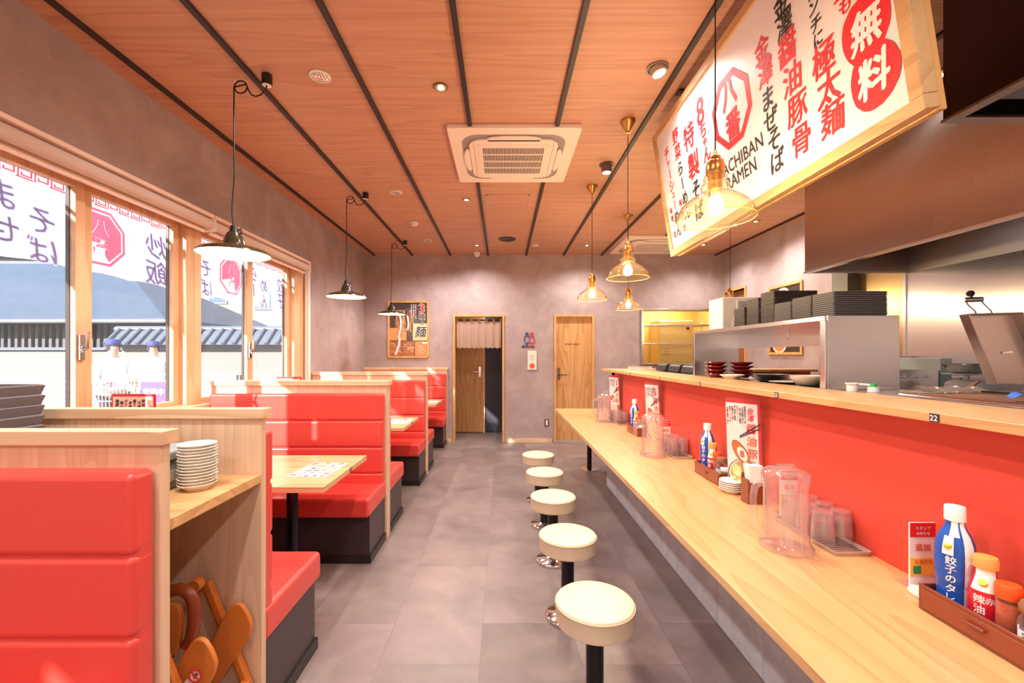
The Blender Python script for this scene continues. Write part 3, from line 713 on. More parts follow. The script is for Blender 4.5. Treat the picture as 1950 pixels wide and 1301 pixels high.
t = thing('smoke_detector', 'white round smoke detector on the ceiling between the booths and aisle', 'smoke detector', (-1.067, 5.26, ZC))
MB().lathe([(.05, 0), (.052, -.012), (.042, -.02), (.036, -.034), (.02, -.04), (0, -.04)], (-1.067, 5.26, ZC-.001), 32).build('body', WHITE, t)
MB().box(-1.085, -1.075, 5.215, 5.222, ZC-.034, ZC-.03).box(-1.06, -1.05, 5.215, 5.222, ZC-.034, ZC-.03).build('indicator', INK, t)
t = thing('motion_sensor', 'small white two-tier ceiling sensor above the curtained doorway', 'sensor', (-.4, 6.8, ZC))
MB().lathe([(.05, 0), (.05, -.035), (.036, -.04), (.034, -.06), (.02, -.068), (0, -.07)], (-.4, 6.8, ZC-.001), 32).build('body', WHITE, t)
t = thing('access_hatch', 'square wood-faced ceiling access hatch with silver frame behind the air conditioner', 'hatch', (.06, 4.57, ZC))
AL = mat('aluminium_frame', S(200, 170, 150), .35, metal=.4)
mb = MB(); x0, x1, y0, y1 = -.165, .28, 4.34, 4.8
mb.box(x0, x1, y0, y0+.016, ZC-.005, ZC-.001).box(x0, x1, y1-.016, y1, ZC-.005, ZC-.001).box(x0, x0+.016, y0, y1, ZC-.005, ZC-.001).box(x1-.016, x1, y0, y1, ZC-.005, ZC-.001).build('frame', AL, t)
MB().box(x0+.016, x1-.016, y0+.016, y1-.016, ZC-.003, ZC-.001).build('panel', CEILWOOD, t)
MB().cyl((x0+.03, 4.55, ZC-.003), (x0+.03, 4.55, ZC-.007), .01).build('latch', CHROME, t)
t = thing('access_hatch', 'faint ceiling access hatch near the staff door', 'hatch', (1.33, 6.45, ZC))
mb = MB(); x0, x1, y0, y1 = 1.1, 1.56, 6.2, 6.66
mb.box(x0, x1, y0, y0+.012, ZC-.004, ZC-.001).box(x0, x1, y1-.012, y1, ZC-.004, ZC-.001).box(x0, x0+.012, y0, y1, ZC-.004, ZC-.001).box(x1-.012, x1, y0, y1, ZC-.004, ZC-.001).build('frame', AL, t)

def rrect(hx, hy, r, n=8, cx=0, cy=0):
    P = []
    for (sx, sy, a0) in ((1, 1, 0), (-1, 1, 90), (-1, -1, 180), (1, -1, 270)):
        for i in range(n+1):
            a = R(a0+90*i/n); P.append((cx+sx*(hx-r)+r*math.cos(a), cy+sy*(hy-r)+r*math.sin(a)))
    return P
ACW = mat('ac_white', S(244, 226, 214), .4)
def cassette(x, y, label):
    t = thing('ceiling_air_conditioner', label, 'air conditioner', (x, y, ZC), group='ceiling cassette air conditioners')
    o = (x, y, ZC-.001); u, v, w = (1, 0, 0), (0, 1, 0), (0, 0, -.03)
    MB().prism(rrect(.475, .475, .02, 4), o, u, v, w).build('panel', ACW, t, bevel=.004)
    GREY = mat('ac_groove', S(150, 140, 138), .5)
    MB().prism(rrect(.385, .385, .13), (x, y, ZC-.031), u, v, (0, 0, -.002)).build('outlet_channel', GREY, t)
    MB().prism(rrect(.335, .335, .1), (x, y, ZC-.033), u, v, (0, 0, -.014)).build('centre_panel', ACW, t, bevel=.004)
    # four curved louvres
    for k in range(4):
        a = k*PI/2; dx, dy = math.sin(a), -math.cos(a); tx, ty = math.cos(a), math.sin(a)
        pts = [(-.2, .0), (-.16, .022), (-.08, .034), (.08, .034), (.16, .022), (.2, .0), (.16, -.012), (-.16, -.012)]
        oo = (x+dx*.35, y+dy*.35, ZC-.036)
        MB().prism([(p, q+.0) for p, q in pts], oo, (tx, ty, 0), (dx, dy, 0), (0, 0, -.012)).build('louvre', ACW, t, bevel=.003)
        if k == 0: MB().box(x-.19, x+.19, y-.334, y-.318, ZC-.0475, ZC-.046).build('slot', INK, t)
    g = MB().box(x-.235, x+.235, y-.235, y+.235, ZC-.0475, ZC-.0472).build('intake_recess', mat('dark_recess', S(40, 42, 50), .7), t)
    mb = MB(); z0, z1 = ZC-.054, ZC-.0475
    n = 38
    for i in range(n+1):
        xx = x-.235+.47*i/n; mb.box(xx-.0025, xx+.0025, y-.235, y+.235, z0+.002, z1)
    for j in range(5):
        yy = y-.235+.47*j/4; mb.box(x-.24, x+.24, yy-.005, yy+.005, z0, z1)
    mb.box(x-.27, x-.236, y-.27, y+.27, z0+.003, z1).box(x+.236, x+.27, y-.27, y+.27, z0+.003, z1).box(x-.236, x+.236, y-.27, y-.24, z0+.003, z1).box(x-.236, x+.236, y+.24, y+.27, z0+.003, z1)
    mb.build('intake_grille', ACW, t)
    MB().box(x-.3, x-.297, y-.3, y+.3, ZC-.0478, ZC-.047).box(x+.297, x+.3, y-.3, y+.3, ZC-.0478, ZC-.047).build('seam', GREY, t)
    return t
cassette(.085, 3.49, 'large square white ceiling air conditioner in the middle of the room')
cassette(2.15, 6.3, 'second white ceiling air conditioner, partly hidden behind the menu board')

# ================================================================ pendant lamps
SHOUT = mat('black_enamel', S(58, 48, 34), .12, coat=.6); SHIN = mat('cream_enamel', S(234, 206, 154), .35)
def blackpend(x, y, label):
    t = thing('black_pendant_lamp', label, 'pendant lamp', (x-.19, y, 1.965), group='black enamel pendant lamps')
    X = x-.19; z = 1.965
    sh = MB().lathe([(.19, 0), (.192, .002), (.186, .012), (.165, .026), (.14, .034), (.09, .048), (.06, .06), (.055, .075), (.046, .105), (.034, .125), (0, .128)], (X, y, z), 48)
    o = sh.build('shade', SHOUT, t)
    MB().lathe([(.189, .0005), (.182, .01), (.162, .022), (.138, .03), (.088, .044), (.055, .056), (0, .06)], (X, y, z), 48).build('inner_reflector', SHIN, o)
    MB().cyl((X, y, z+.122), (X, y, z+.165), .026, .018).tube([(X+.015, y, z+.135), (X+.04, y, z+.15), (X+.045, y, z+.125), (X+.03, y, z+.115)], .004).build('socket_cap', BLACK, t)
    b = MB().lathe([(0, -.005), (.018, -.001), (.03, .018), (.03, .034), (.02, .05), (.014, .056)], (X, y, z), 24).build('bulb', BULBG, t)
    # cord with loop up to the canopy
    P = [(X-.004, y, z+.165), (X-.012, y, z+.25), (X+.003, y, z+.45), (X, y, z+.6), (X, y, ZC-.07)]
    cx_, cz_ = X+.038, ZC-.07
    for i in range(1, 26):
        a = PI-2*PI*1.5*i/25*.67*1.0
        P.append((cx_-.038+.038+.036*math.cos(PI-2*PI*i/25)-.0, y+.002, cz_+.036*math.sin(PI-2*PI*i/25)*-1*-1))
    P += [(X+.07, y, ZC-.055), (X+.085, y, ZC-.09), (X+.1, y, ZC-.115), (X+.125, y, ZC-.125), (X+.155, y, ZC-.115), (X+.18, y, ZC-.09), (x, y, ZC-.06)]
    MB().tube(P, .0042, n=8).build('cord', BLACK, t)
    MB().tube([(X, y, ZC-.001), (X, y, ZC-.02), (X+.01, y, ZC-.035), (X, y, ZC-.045), (X-.01, y, ZC-.035)], .002, n=6).build('ceiling_hook', CHROME, t)
    c = MB().cyl((x, y, ZC-.001), (x, y, ZC-.062), .028, n=28).build('canopy', BLACK, t)
    MB().cyl((x, y, ZC-.062), (x, y, ZC-.063), .025, n=28).build('canopy_cover', WHITE, c)
    lamp('bulb_lamp', 'POINT', (X, y, z-.03), 6, (1, .86, .68), .03, t)
    return t
blackpend(-1.352, 2.49, 'black enamel pendant lamp hanging closest, over the first table')
blackpend(-1.356, 4.3, 'black enamel pendant lamp over the second booth table')
blackpend(-1.367, 6.1, 'black enamel pendant lamp in front of the noodle poster')
AMBER = clear('amber_glass', (1, .93, .8), .008, .02, (1, .76, .42), 2.4, 1.5)
def glasspend(x, y, label):
    t = thing('glass_pendant_lamp', label, 'pendant lamp', (x, y, 1.915), group='amber glass pendant lamps')
    z = 1.915
    MB().lathe([(.141, .0), (.143, .004), (.137, .022), (.136, .03), (.125, .052), (.105, .072), (.082, .088), (.06, .1), (.05, .108), (.049, .118), (.053, .128), (.05, .136), (.041, .142), (.0405, .152), (.043, .16), (.04, .172), (.034, .18), (.028, .182)], (x, y, z), 56).build('glass_shade', AMBER, t)
    MB().tube([(x+.1425*math.cos(a*PI/28), y+.1425*math.sin(a*PI/28), z+.002) for a in range(56)], .0025, n=6, closed=True).build('glass_rim', clear('amber_rim', (.8, .6, .35), .3, .05, (.6, .4, .2), 1.4), t)
    MB().lathe([(0, .115), (.02, .117), (.026, .125), (.026, .17), (.032, .178), (.034, .184), (.034, .215), (.03, .221), (.03, .228), (.021, .236), (.019, .246), (.007, .252), (.006, .27), (0, .27)], (x, y, z), 32).build('socket', BRASS, t)
    gb = MB().lathe([(0, .018), (.018, .022), (.031, .042), (.031, .058), (.022, .085), (.015, .1), (.014, .118)], (x, y, z), 24).build('bulb', clear('bulb_glass', (1, .93, .78), .03, .02, (1, .8, .5), 1, 1.4), t)
    P = [(x+.012*math.cos(i*PI/2), y+.012*math.sin(i*PI/2), z+(.035 if i % 2 else .085)) for i in range(9)]
    MB().tube(P, .0028, n=6).build('filament', glow('filament_glow', (1, .6, .2), 60), gb)
    MB().tube([(x, y, z+.265), (x, y, ZC-.08)], .0028, n=8).build('cord', BLACK, t)
    MB().lathe([(.052, 0), (.052, -.006), (.044, -.02), (.03, -.045), (.018, -.066), (.012, -.072), (.011, -.084), (0, -.084)], (x, y, ZC-.001), 36).build('canopy', BRASS, t)
    lamp('bulb_lamp', 'POINT', (x, y, z+.05), 22, (1, .86, .68), .025, t)
    return t
glasspend(.831, 1.69, 'amber glass pendant lamp hanging in front of the big menu board')
glasspend(.864, 2.98, 'amber glass pendant lamp over the counter, larger looking of the middle pair')
glasspend(.857, 4.13, 'amber glass pendant lamp between the staff door and the counter')
glasspend(1.455, 5.0, 'amber glass pendant lamp directly below another, left of the kitchen hatch')
glasspend(2.64, 5.02, 'amber glass pendant lamp mostly hidden behind the white printer box')

# ================================================================ big hanging menu board
B0 = Vector((1.166, 3.0, 2.067)); TV = Vector((-.1563, 0, .9877)); UV = Vector((0, -1, 0)); NV = Vector((-.9877, 0, -.1563))
LU, LV = 1.806, .838
mbrd = thing('menu_board', 'huge tilted white menu board with red and black brush lettering in oak frame', 'sign', (1.19, 2.1, 2.067))
def onb(u, v, w=0): return B0+UV*u+TV*v+NV*w
def bbox(mb, u0, u1, v0, v1, w0, w1, m=0):
    return mb.obox(onb((u0+u1)/2, (v0+v1)/2, (w0+w1)/2), UV*(u1-u0)/2, TV*(v1-v0)/2, NV*(w1-w0)/2, m)
fw = .042
mb = MB(); bbox(mb, 0, LU, 0, fw, -.045, 0); bbox(mb, 0, LU, LV-fw, LV, -.045, 0); bbox(mb, 0, fw, fw, LV-fw, -.045, 0); bbox(mb, LU-fw, LU, fw, LV-fw, -.045, 0)
mb.build('frame', wood('board_frame_oak', S(208, 168, 120), S(184, 140, 94), 'y', rings=5), mbrd, bevel=.003)
mb = MB(); bbox(mb, .012, LU-.012, -.004, LV, -.075, -.046); mb.build('back_box', TRIMWOOD, mbrd, bevel=.003)
mb = MB(); bbox(mb, fw-.002, LU-fw+.002, fw-.002, LV-fw+.002, -.02, -.012); mb.build('face', SIGNFACE, mbrd)
for u in (.35, 1.5):
    p = onb(u, LV-.05, -.06)
    MB().bar(p, (p.x+.0, p.y, ZC-.002), .012, .012, up=(1, 0, 0)).box(p.x-.03, p.x+.03, p.y-.03, p.y+.03, ZC-.01, ZC-.001).build('hanger_rod', BLACK, mbrd)
FO = B0+NV*(-.0105)
red = MB(); blk = MB(); wht = MB()
def bcol(mb, body, u, vs_, sizes, sx=.95, bold=.032, shear=.18):
    for ch, v, s in zip(body, vs_, sizes):
        k0_ = len(mb.v); mb.text(ch, FO, UV, TV, s, 0, bold, shear, 'c', sx, PI/2 if ch == 'ー' else 0)
        for i in range(k0_, len(mb.v)): mb.v[i] += UV*u+TV*v
def bc(mb, body, u, v0, v1, size, **k):
    n = len(body); bcol(mb, body, u, [v0+(v1-v0)*i/max(1, n-1) for i in range(n)], [size]*n, **k)
bc(red, '野菜', .32, .68, .587, .092); bc(blk, 'らーめん', .318, .482, .205, .09)
bcol(red, 'チャーシュー', .167, [.645, .578, .514, .433, .37, .305], [.085, .06, .075, .085, .06, .075]); bc(blk, 'めん', .163, .23, .138, .088)
bc(red, '味噌・塩', .098, .29, .13, .046, bold=.03); bc(red, '味噌・塩', .25, .29, .13, .046, bold=.03)
bc(red, '特製', .484, .6, .43, .15); bc(blk, 'そば', .472, .291, .17, .115)
bcol(red, '8ちゃん', .645, [.652, .551, .486, .419], [.19, .09, .06, .09], bold=.03); bc(blk, 'そば', .651, .321, .215, .11)
bc(red, '金澤', 1.19, .605, .504, .105); bc(blk, 'まぜそば', 1.182, .401, .139, .1)
bc(blk, '金澤', 1.335, .68, .6, .095); bc(red, '醤油豚骨', 1.331, .51, .151, .12)
bcol(blk, 'ランチに', 1.48, [.6, .545, .488, .435], [.06, .055, .06, .055]); bc(red, '極太麺', 1.487, .36, .15, .118)
bcol(red, '大盛も', 1.6, [.59, .52, .455], [.075, .075, .06])
# red blobs with white characters
def blob(mb, cu, cv, ru, rv, seed):
    rd = random.Random(seed); P = []
    for i in range(56):
        a = 2*PI*i/56; k = 1+.03*math.sin(3*a+seed)+rd.uniform(-.012, .012); P.append((cu+ru*k*math.cos(a), cv+rv*k*math.sin(a)))
    mb.poly(P, FO, UV, TV)
blob(red, 1.655, .335, .088, .098, 1)
red2 = MB(); FOs = FO; FO = B0+NV*(-.0102); blob(red2, 1.662, .185, .088, .098, 2); FO = B0+NV*(-.0095)
bcol(wht, '無料', 1.658, [.337, .187], [.125, .125], bold=.05); FO = FOs
# octagon emblem
cu, cv, Rx, Ry = .917, .505, .165, .168
oc = [(math.cos(R(22.5+45*i)), math.sin(R(22.5+45*i))) for i in range(8)]
out = [(cu+Rx*1.06*a, cv+Ry*1.06*b) for a, b in oc]; inn = [(cu+Rx*.86*a, cv+Ry*.86*b) for a, b in oc]
for i in range(8): red.poly([out[i], out[(i+1) % 8], inn[(i+1) % 8], inn[i]], FO, UV, TV)
bcol(red, '八番', cu, [cv+.072, cv-.068], [.135, .135], bold=.055, shear=.1)
for body, u, v, s in (('HACHIBAN', .915, .268, .088), ('RAMEN', .915, .192, .088)):
    k = len(blk.v); blk.text(body, FO, UV, TV, s, 0, .012, .0, 'c', .9)
    for i in range(k, len(blk.v)): blk.v[i] += UV*u+TV*v
red.build('red_lettering', REDINK, mbrd, smooth=False); blk.build('black_lettering', INK, mbrd, smooth=False); red2.build('red_seal', REDINK, mbrd, smooth=False)
wht.build('white_lettering', mat('white_print', S(240, 236, 242), .4), mbrd, smooth=False)

# ================================================================ things on the back wall
def poster(mb_side, o, u, w, h, name='framed_poster'):
    pass
t = thing('framed_poster', 'framed noodle poster with 3 and brush lettering on the back wall', 'poster', (-1.49, YB-.01, 1.36))
x0, x1, z0, z1 = -1.828, -1.166, 1.345, 2.258
P_ = rrect((x1-x0)/2, (z1-z0)/2, .04, 6); Pi = rrect((x1-x0)/2-.032, (z1-z0)/2-.032, .018, 6)
oc_ = Vector(((x0+x1)/2, YB-.001, (z0+z1)/2))
mb = MB(); n = len(P_)
for i in range(n):
    j = (i+1) % n
    V = [oc_+Vector((P_[a][0], yy, P_[a][1])) for a in (i, j) for yy in (0, -.022)]+[oc_+Vector((Pi[a][0], yy, Pi[a][1])) for a in (i, j) for yy in (0, -.022)]
    mb.add(V, [(0, 1, 3, 2), (4, 6, 7, 5), (1, 5, 7, 3), (0, 2, 6, 4)])
mb.build('frame', TRIMWOOD, t)
CHC = mat('poster_charcoal', S(74, 62, 64), .4)
ph = MB().poly(Pi, oc_+Vector((0, -.006, 0)), (1, 0, 0), (0, 0, 1)).build('print', [CHC], t)
T_ = mat('noodle_tan', S(214, 150, 96), .5); T2 = mat('noodle_brown', S(170, 104, 66), .5); T3 = mat('noodle_pale', S(226, 216, 226), .4); T4 = mat('noodle_cream', S(236, 206, 160), .5)
mb = MB(); ox, oz, yy = x0, z0, YB-.009
mb.box(ox+.03, ox+.3, yy, yy+.001, oz+.28, oz+.48, 0).box(ox+.4, x1-.032, yy, yy+.001, oz+.28, oz+.55, 3)
rd = random.Random(4)
for i in range(34):
    xx = ox+.13+rd.random()*.28; top = oz+.76+.03*(xx-ox)
    mb.tube([(xx+.01*math.sin(k*1.3+i), yy-.001, top-k*.07*1.0) for k in range(int(5+rd.random()*3))], .004, n=4, m=rd.choice([0, 0, 1, 3]), flat=.3)
for (a, wd, m_) in ((.2, .026, 2), (.315, .02, 2)):
    mb.tube([(ox+a+.02*math.sin(k*.7), yy-.003, oz+.68-k*.06) for k in range(7 if a < .3 else 5)], wd, n=8, m=m_, flat=.1)
mb.tube([(ox+.2, yy-.003, oz+.32), (ox+.19, yy-.003, oz+.2), (ox+.15, yy-.003, oz+.1), (ox+.13, yy-.003, oz+.045)], .03, n=8, m=2, flat=.1)
for i in range(3):
    bx = ox+.036+i*.2
    mb.box(bx, bx+.19, yy-.0005, yy+.0005, oz+.036, oz+.265, 1 if i < 2 else 0)
    for k in range(12):
        cx_ = bx+.03+rd.random()*.12; cz_ = oz+.06+rd.random()*.16; r_ = .02+rd.random()*.03
        mb.tube([(cx_+r_*math.cos(q), yy-.002, cz_+r_*.7*math.sin(q)) for q in [q0*.5 for q0 in range(8)]], .003, n=4, m=rd.choice([0, 3, 3, 2]), flat=.3)
mb.bar((ox+.28, yy-.001, oz+.77), (x1-.035, yy-.001, oz+.87), .002, .018, m=2, up=(0, 1, 0)).bar((ox+.3, yy-.001, oz+.73), (x1-.035, yy-.001, oz+.82), .002, .014, m=2, up=(0, 1, 0))
mb.build('noodle_picture', [T_, T2, T3, T4], ph)
mb = MB(); o_ = Vector((ox, YB-.0165, oz))
for body, m_, s1, b in (('3', 1, .19, .1), ('3', 0, .19, .035)):
    pass
U_, V_ = (1, 0, 0), (0, 0, 1)
for bold, m_, dy in ((.09, 1, 0), (.03, 0, -.001)):
    q = o_+Vector((0, dy, 0))
    mb.text('3', q+Vector((.545, 0, .79)), U_, V_, .2, 0 if m_ == 0 else 1, bold)
for bold, m_, dy in ((.08, 1, 0), (.025, 2, -.001)):
    q = o_+Vector((0, dy, 0))
    mb.text('種', q+Vector((.545, 0, .655)), U_, V_, .11, m_, bold).text('の', q+Vector((.55, 0, .555)), U_, V_, .07, m_, bold).text('麺', q+Vector((.53, 0, .42)), U_, V_, .18, m_, bold, .15)
for k, l in ((0, 9), (1, 8), (2, 10)):
    for i in range(l): mb.text('金澤醤油豚骨中太麺細'[i], o_+Vector((.38+k*.033, 0, .85-i*.024)), U_, V_, .021, 1, .02)
mb.text('細麺', o_+Vector((.59, 0, .24)), V_ and (1, 0, 0), (0, 0, 1), .04, 1, .05)
mb.build('lettering', [REDINK, PAPER, INK], ph, smooth=False)

t = thing('restroom_sign', 'blue man and red woman outline restroom symbol on the back wall', 'sign', (.42, YB-.01, 1.52))
def picto(cx_, m_, skirt):
    mb = MB(); z0 = 1.545
    mb.tube([(cx_+.02*math.cos(a*PI/10), YB-.008, z0+.185+.02*math.sin(a*PI/10)) for a in range(20)], .0065, n=6, closed=True)
    w0, w1 = (.024, .044) if skirt else (.036, .036)
    P = [(cx_-w0, z0+.15), (cx_+w0, z0+.15), (cx_+w1, z0+.06), (cx_+w1*.6, z0+.045), (cx_-w1*.6, z0+.045), (cx_-w1, z0+.06)]
    mb.tube([(a, YB-.008, b) for a, b in P], .0065, n=6, closed=True)
    mb.box(cx_-.017, cx_-.004, YB-.014, YB-.002, z0-.018, z0+.045).box(cx_+.004, cx_+.017, YB-.014, YB-.002, z0-.018, z0+.045)
    return mb.build('pictogram', m_, t)
picto(.395, mat('sign_blue', S(52, 72, 160), .4), False); picto(.475, mat('sign_red', S(220, 50, 80), .4), True)
MB().prism([(.305, 1.52), (.52, 1.52), (.52, 1.53), (.345, 1.53), (.345, 1.56)], (0, YB-.012, 0), (1, 0, 0), (0, 0, 1), (0, .01, 0)).build('arrow', BLACK, t)
t = thing('wall_notice', 'white panel with a red round symbol on the back wall below the restroom sign', 'sign', (.48, YB-.01, 1.15))
MB().box(.405, .548, YB-.014, YB-.001, 1.155, 1.46).build('board', OFFWHITE, t, bevel=.002)
MB().cyl((.477, YB-.0145, 1.217), (.477, YB-.0158, 1.217), .042, n=32).build('red_disc', mat('orange_red_disc', S(240, 86, 56), .5), t)
MB().text('火', (.477, YB-.0165, 1.217), (1, 0, 0), (0, 0, 1), .04, bold=.03).text('ご案内', (.477, YB-.0165, 1.38), (1, 0, 0), (0, 0, 1), .022).text('お手洗い', (.477, YB-.0165, 1.35), (1, 0, 0), (0, 0, 1), .018).text('喫煙所', (.477, YB-.0165, 1.32), (1, 0, 0), (0, 0, 1), .018).build('lettering', mat('faint_grey', S(130, 120, 120), .6), t, smooth=False)
t = thing('wall_socket', 'grey wall plate with white rocker low on the back wall between the doors', 'wall plate', (.71, YB-.008, .26))
MB().box(.676, .748, YB-.008, YB-.001, .25, .37).build('plate', mat('plate_grey', S(96, 92, 96), .4), t, bevel=.002)
MB().box(.698, .726, YB-.014, YB-.008, .27, .35).build('rocker', WHITE, t, bevel=.002)
# curtain in the doorway
CURT = cloth('curtain_cloth', S(196, 166, 150), .3)
t = thing('door_curtain', 'short taupe curtain hanging in the doorway beside the wooden door', 'curtain', (-.38, 7.0, 1.5))
MB().cyl((-.755, 7.0, 1.955), (0, 7.0, 1.955), .011).build('rod', BLACK, t)
def cf(u, v):
    x = -.735+.715*u; zt = 1.945-.025*abs(math.sin(u*PI*6)); z = zt+(1.505-zt)*v+(.008*math.sin(u*60) if v > .99 else 0)
    return (x, 6.975+.018*math.sin(u*PI*12+.5)*(.4+.6*v), z)
MB().grid(cf, 96, 8).build('cloth', CURT, t)
mb = MB()
for i in range(7):
    x = -.73+.71*(i/6); mb = MB(); mb.box(max(-.75, x-.022), min(-.005, x+.022), 6.985, 6.986, 1.93, 1.97).box(max(-.75, x-.022), min(-.005, x+.022), 7.014, 7.015, 1.9, 1.97).box(max(-.75, x-.022), min(-.005, x+.022), 6.985, 7.015, 1.969, 1.972).build('tab', CURT, t)
pass

# posters on the far right wall
t = thing('framed_poster', 'framed bowl of ramen poster on the far right wall behind the tray shelf', 'poster', (XR, 5.4, 1.39))
mb = MB(); y0, y1, z0, z1 = 5.09, 5.74, 1.39, 2.28
mb.box(XR-.022, XR-.001, y0, y1, z0, z0+.035).box(XR-.022, XR-.001, y0, y1, z1-.035, z1).box(XR-.022, XR-.001, y0, y0+.035, z0+.035, z1-.035).box(XR-.022, XR-.001, y1-.035, y1, z0+.035, z1-.035)
mb.build('frame', TRIMWOOD, t, bevel=.006)
p = MB().box(XR-.008, XR-.001, y0+.03, y1-.03, z0+.03, z1-.03).build('print', mat('poster_dark', S(66, 52, 50), .4), t)
BM = [CERAMIC, mat('soup', S(206, 140, 90), .4), mat('pork', S(226, 176, 150), .5)]; mb = MB()
for (cy_, cz_, r_, m_) in ((5.52, 1.56, .15, 0), (5.52, 1.56, .125, 1), (5.54, 1.57, .06, 2), (5.45, 2.1, .14, 0), (5.45, 2.1, .115, 1), (5.44, 2.12, .05, 2)):
    mb.lathe([(0, .001*(m_+1)), (r_, .001*(m_+1))], (XR-.0085, cy_, cz_), 28, m=m_, axis=(-1, 0, 0))
    if m_ == 2: mb.build('bowl_picture', BM, p); mb = MB()
rg = MB().lathe([(0, .001), (.05, .001)], (XR-.009, 5.22, 1.55), 24, axis=(-1, 0, 0)).build('red_seal', REDINK, p)
MB().text('八番', (XR-.0125, 5.22, 1.55), (0, -1, 0), (0, 0, 1), .045, bold=.04).text('唐麺', (XR-.0125, 5.36, 1.6), (0, -1, 0), (0, 0, 1), .07, bold=.04).text('金澤', (XR-.0125, 5.2, 2.12), (0, -1, 0), (0, 0, 1), .08, bold=.04).build('lettering', PAPER, p, smooth=False)

# shelving and freezer seen through the hatch
t = thing('upright_freezer', 'tall white freezer door with warm light in its colour, seen through the kitchen hatch', 'freezer', (3.05, 7.6, 0))
MB().box(2.72, 3.33, 7.55, 7.98, .05, 2.0).build('body', mat('warm_lit_appliance', S(240, 214, 150), .4), t, bevel=.015, seg=3)  # white appliance; the warm room light is put into the cream colour
MB().box(2.735, 3.315, 7.52, 7.549, .1, 1.985).build('door', mat('warm_lit_appliance_door', S(244, 220, 156), .35), t, bevel=.012, seg=3)
MB().box(3.2, 3.24, 7.5, 7.52, 1.84, 1.87).build('door_lock', INK, t)
MB().text('サイズ', (2.85, 7.519, 1.5), (1, 0, 0), (0, 0, 1), .03).text('注意', (2.85, 7.519, 1.45), (1, 0, 0), (0, 0, 1), .03).box(2.77, 2.92, 7.518, 7.5195, 1.4, 1.405).build('printed_notice', INK, t, smooth=False)
t = thing('wire_shelf_rack', 'stainless pass-through shelves standing in the kitchen hatch', 'shelf rack', (2.8, 7.1, 1.26))
for z in (1.56, 1.86): MB().box(2.26, 3.36, 6.98, 7.3, z, z+.022).build('shelf', STEEL, t, bevel=.002)
for x in (2.27, 3.35): MB().cyl((x, 7.0, 1.262), (x, 7.0, 2.1), .008).cyl((x, 7.28, 1.262), (x, 7.28, 2.1), .008).build('post', STEEL, t)
t = thing('hand_sink_notice', 'paper notice on the kitchen wall beyond the hatch', 'notice', (2.36, 7.99, 1.5))
MB().box(2.48, 2.62, 7.985, 7.995, 1.6, 1.85).build('sheet', PAPER, t)
MB().text('手洗い', (2.55, 7.984, 1.78), (1, 0, 0), (0, 0, 1), .04, bold=.02).box(2.5, 2.6, 7.983, 7.985, 1.66, 1.7).build('lettering', INK, t, smooth=False)
lamp('back_room_lamp', 'AREA', (2.8, 7.5, 2.45), 17, (1, .8, .48), .5)
lamp('vestibule_lamp', 'POINT', (-.3, 7.45, 2.1), 2.5, (1, .85, .7), .05)
# ================================================================ kitchen behind the ledge
t = thing('extractor_hood', 'long brown-reflecting stainless extractor hood above the kitchen line', 'hood', (3.1, 2.2, 2.1))
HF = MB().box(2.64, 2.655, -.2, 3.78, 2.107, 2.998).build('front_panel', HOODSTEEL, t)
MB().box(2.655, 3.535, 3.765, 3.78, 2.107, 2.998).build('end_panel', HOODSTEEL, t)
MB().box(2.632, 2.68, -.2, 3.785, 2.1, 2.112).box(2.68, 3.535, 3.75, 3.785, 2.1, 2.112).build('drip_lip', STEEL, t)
MB().box(2.655, 3.535, -.2, 3.765, 2.55, 2.57).build('inner_roof', DARKREFL, t)
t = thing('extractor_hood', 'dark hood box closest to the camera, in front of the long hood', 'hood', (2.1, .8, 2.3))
MB().box(1.72, 1.735, -.8, 1.69, 2.3, 2.998).build('front_panel', DARKREFL, t)
MB().box(1.735, 2.5, 1.675, 1.69, 2.3, 2.998).build('end_panel', DARKREFL, t)
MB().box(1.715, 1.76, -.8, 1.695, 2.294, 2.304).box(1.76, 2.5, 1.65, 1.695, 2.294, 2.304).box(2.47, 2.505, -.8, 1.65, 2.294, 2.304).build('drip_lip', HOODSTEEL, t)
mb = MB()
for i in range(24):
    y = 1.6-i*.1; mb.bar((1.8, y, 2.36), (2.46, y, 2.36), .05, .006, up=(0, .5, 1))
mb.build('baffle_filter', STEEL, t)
MB().box(1.735, 2.5, -.8, 1.675, 2.46, 2.47).box(2.49, 2.5, -.8, 1.675, 2.3, 2.46).build('inner_roof', DARKREFL, t)

SPL = steel('splash_steel', (.74, .73, .76), .26, 'z', .35, .85, 0)
WARMREFL = steel('warm_reflection_steel', (.5, .38, .2), .3, 'z', .3)  # stainless sheet; its warm reflection is put into the base colour
t = thing('steel_splashback', 'tall stainless wall cladding behind the cooking line', 'wall cladding', (XR-.02, 1.8, .9))
MB().box(XR-.02, XR-.001, -1.5, 3.8, .9, 2.098).build('sheet', SPL, t)
MB().box(XR-.03, XR-.02, 3.77, 3.8, .9, 2.098).build('edge_strip', STEEL, t)
tag(MB().box(XR-.015, XR-.001, 3.812, 4.285, .2, 2.55).build('steel_wall_panel', WARMREFL), 'steel wall panel coloured with a warm reflection between the plaster and splashback', 'wall panel')
tag(MB().box(XR-.12, XR-.002, 4.29, 4.5, .2, 2.24).build('grey_duct', mat('duct_grey', S(134, 136, 126), .4), bevel=.004), 'grey-green square duct rising by the far right wall', 'duct')
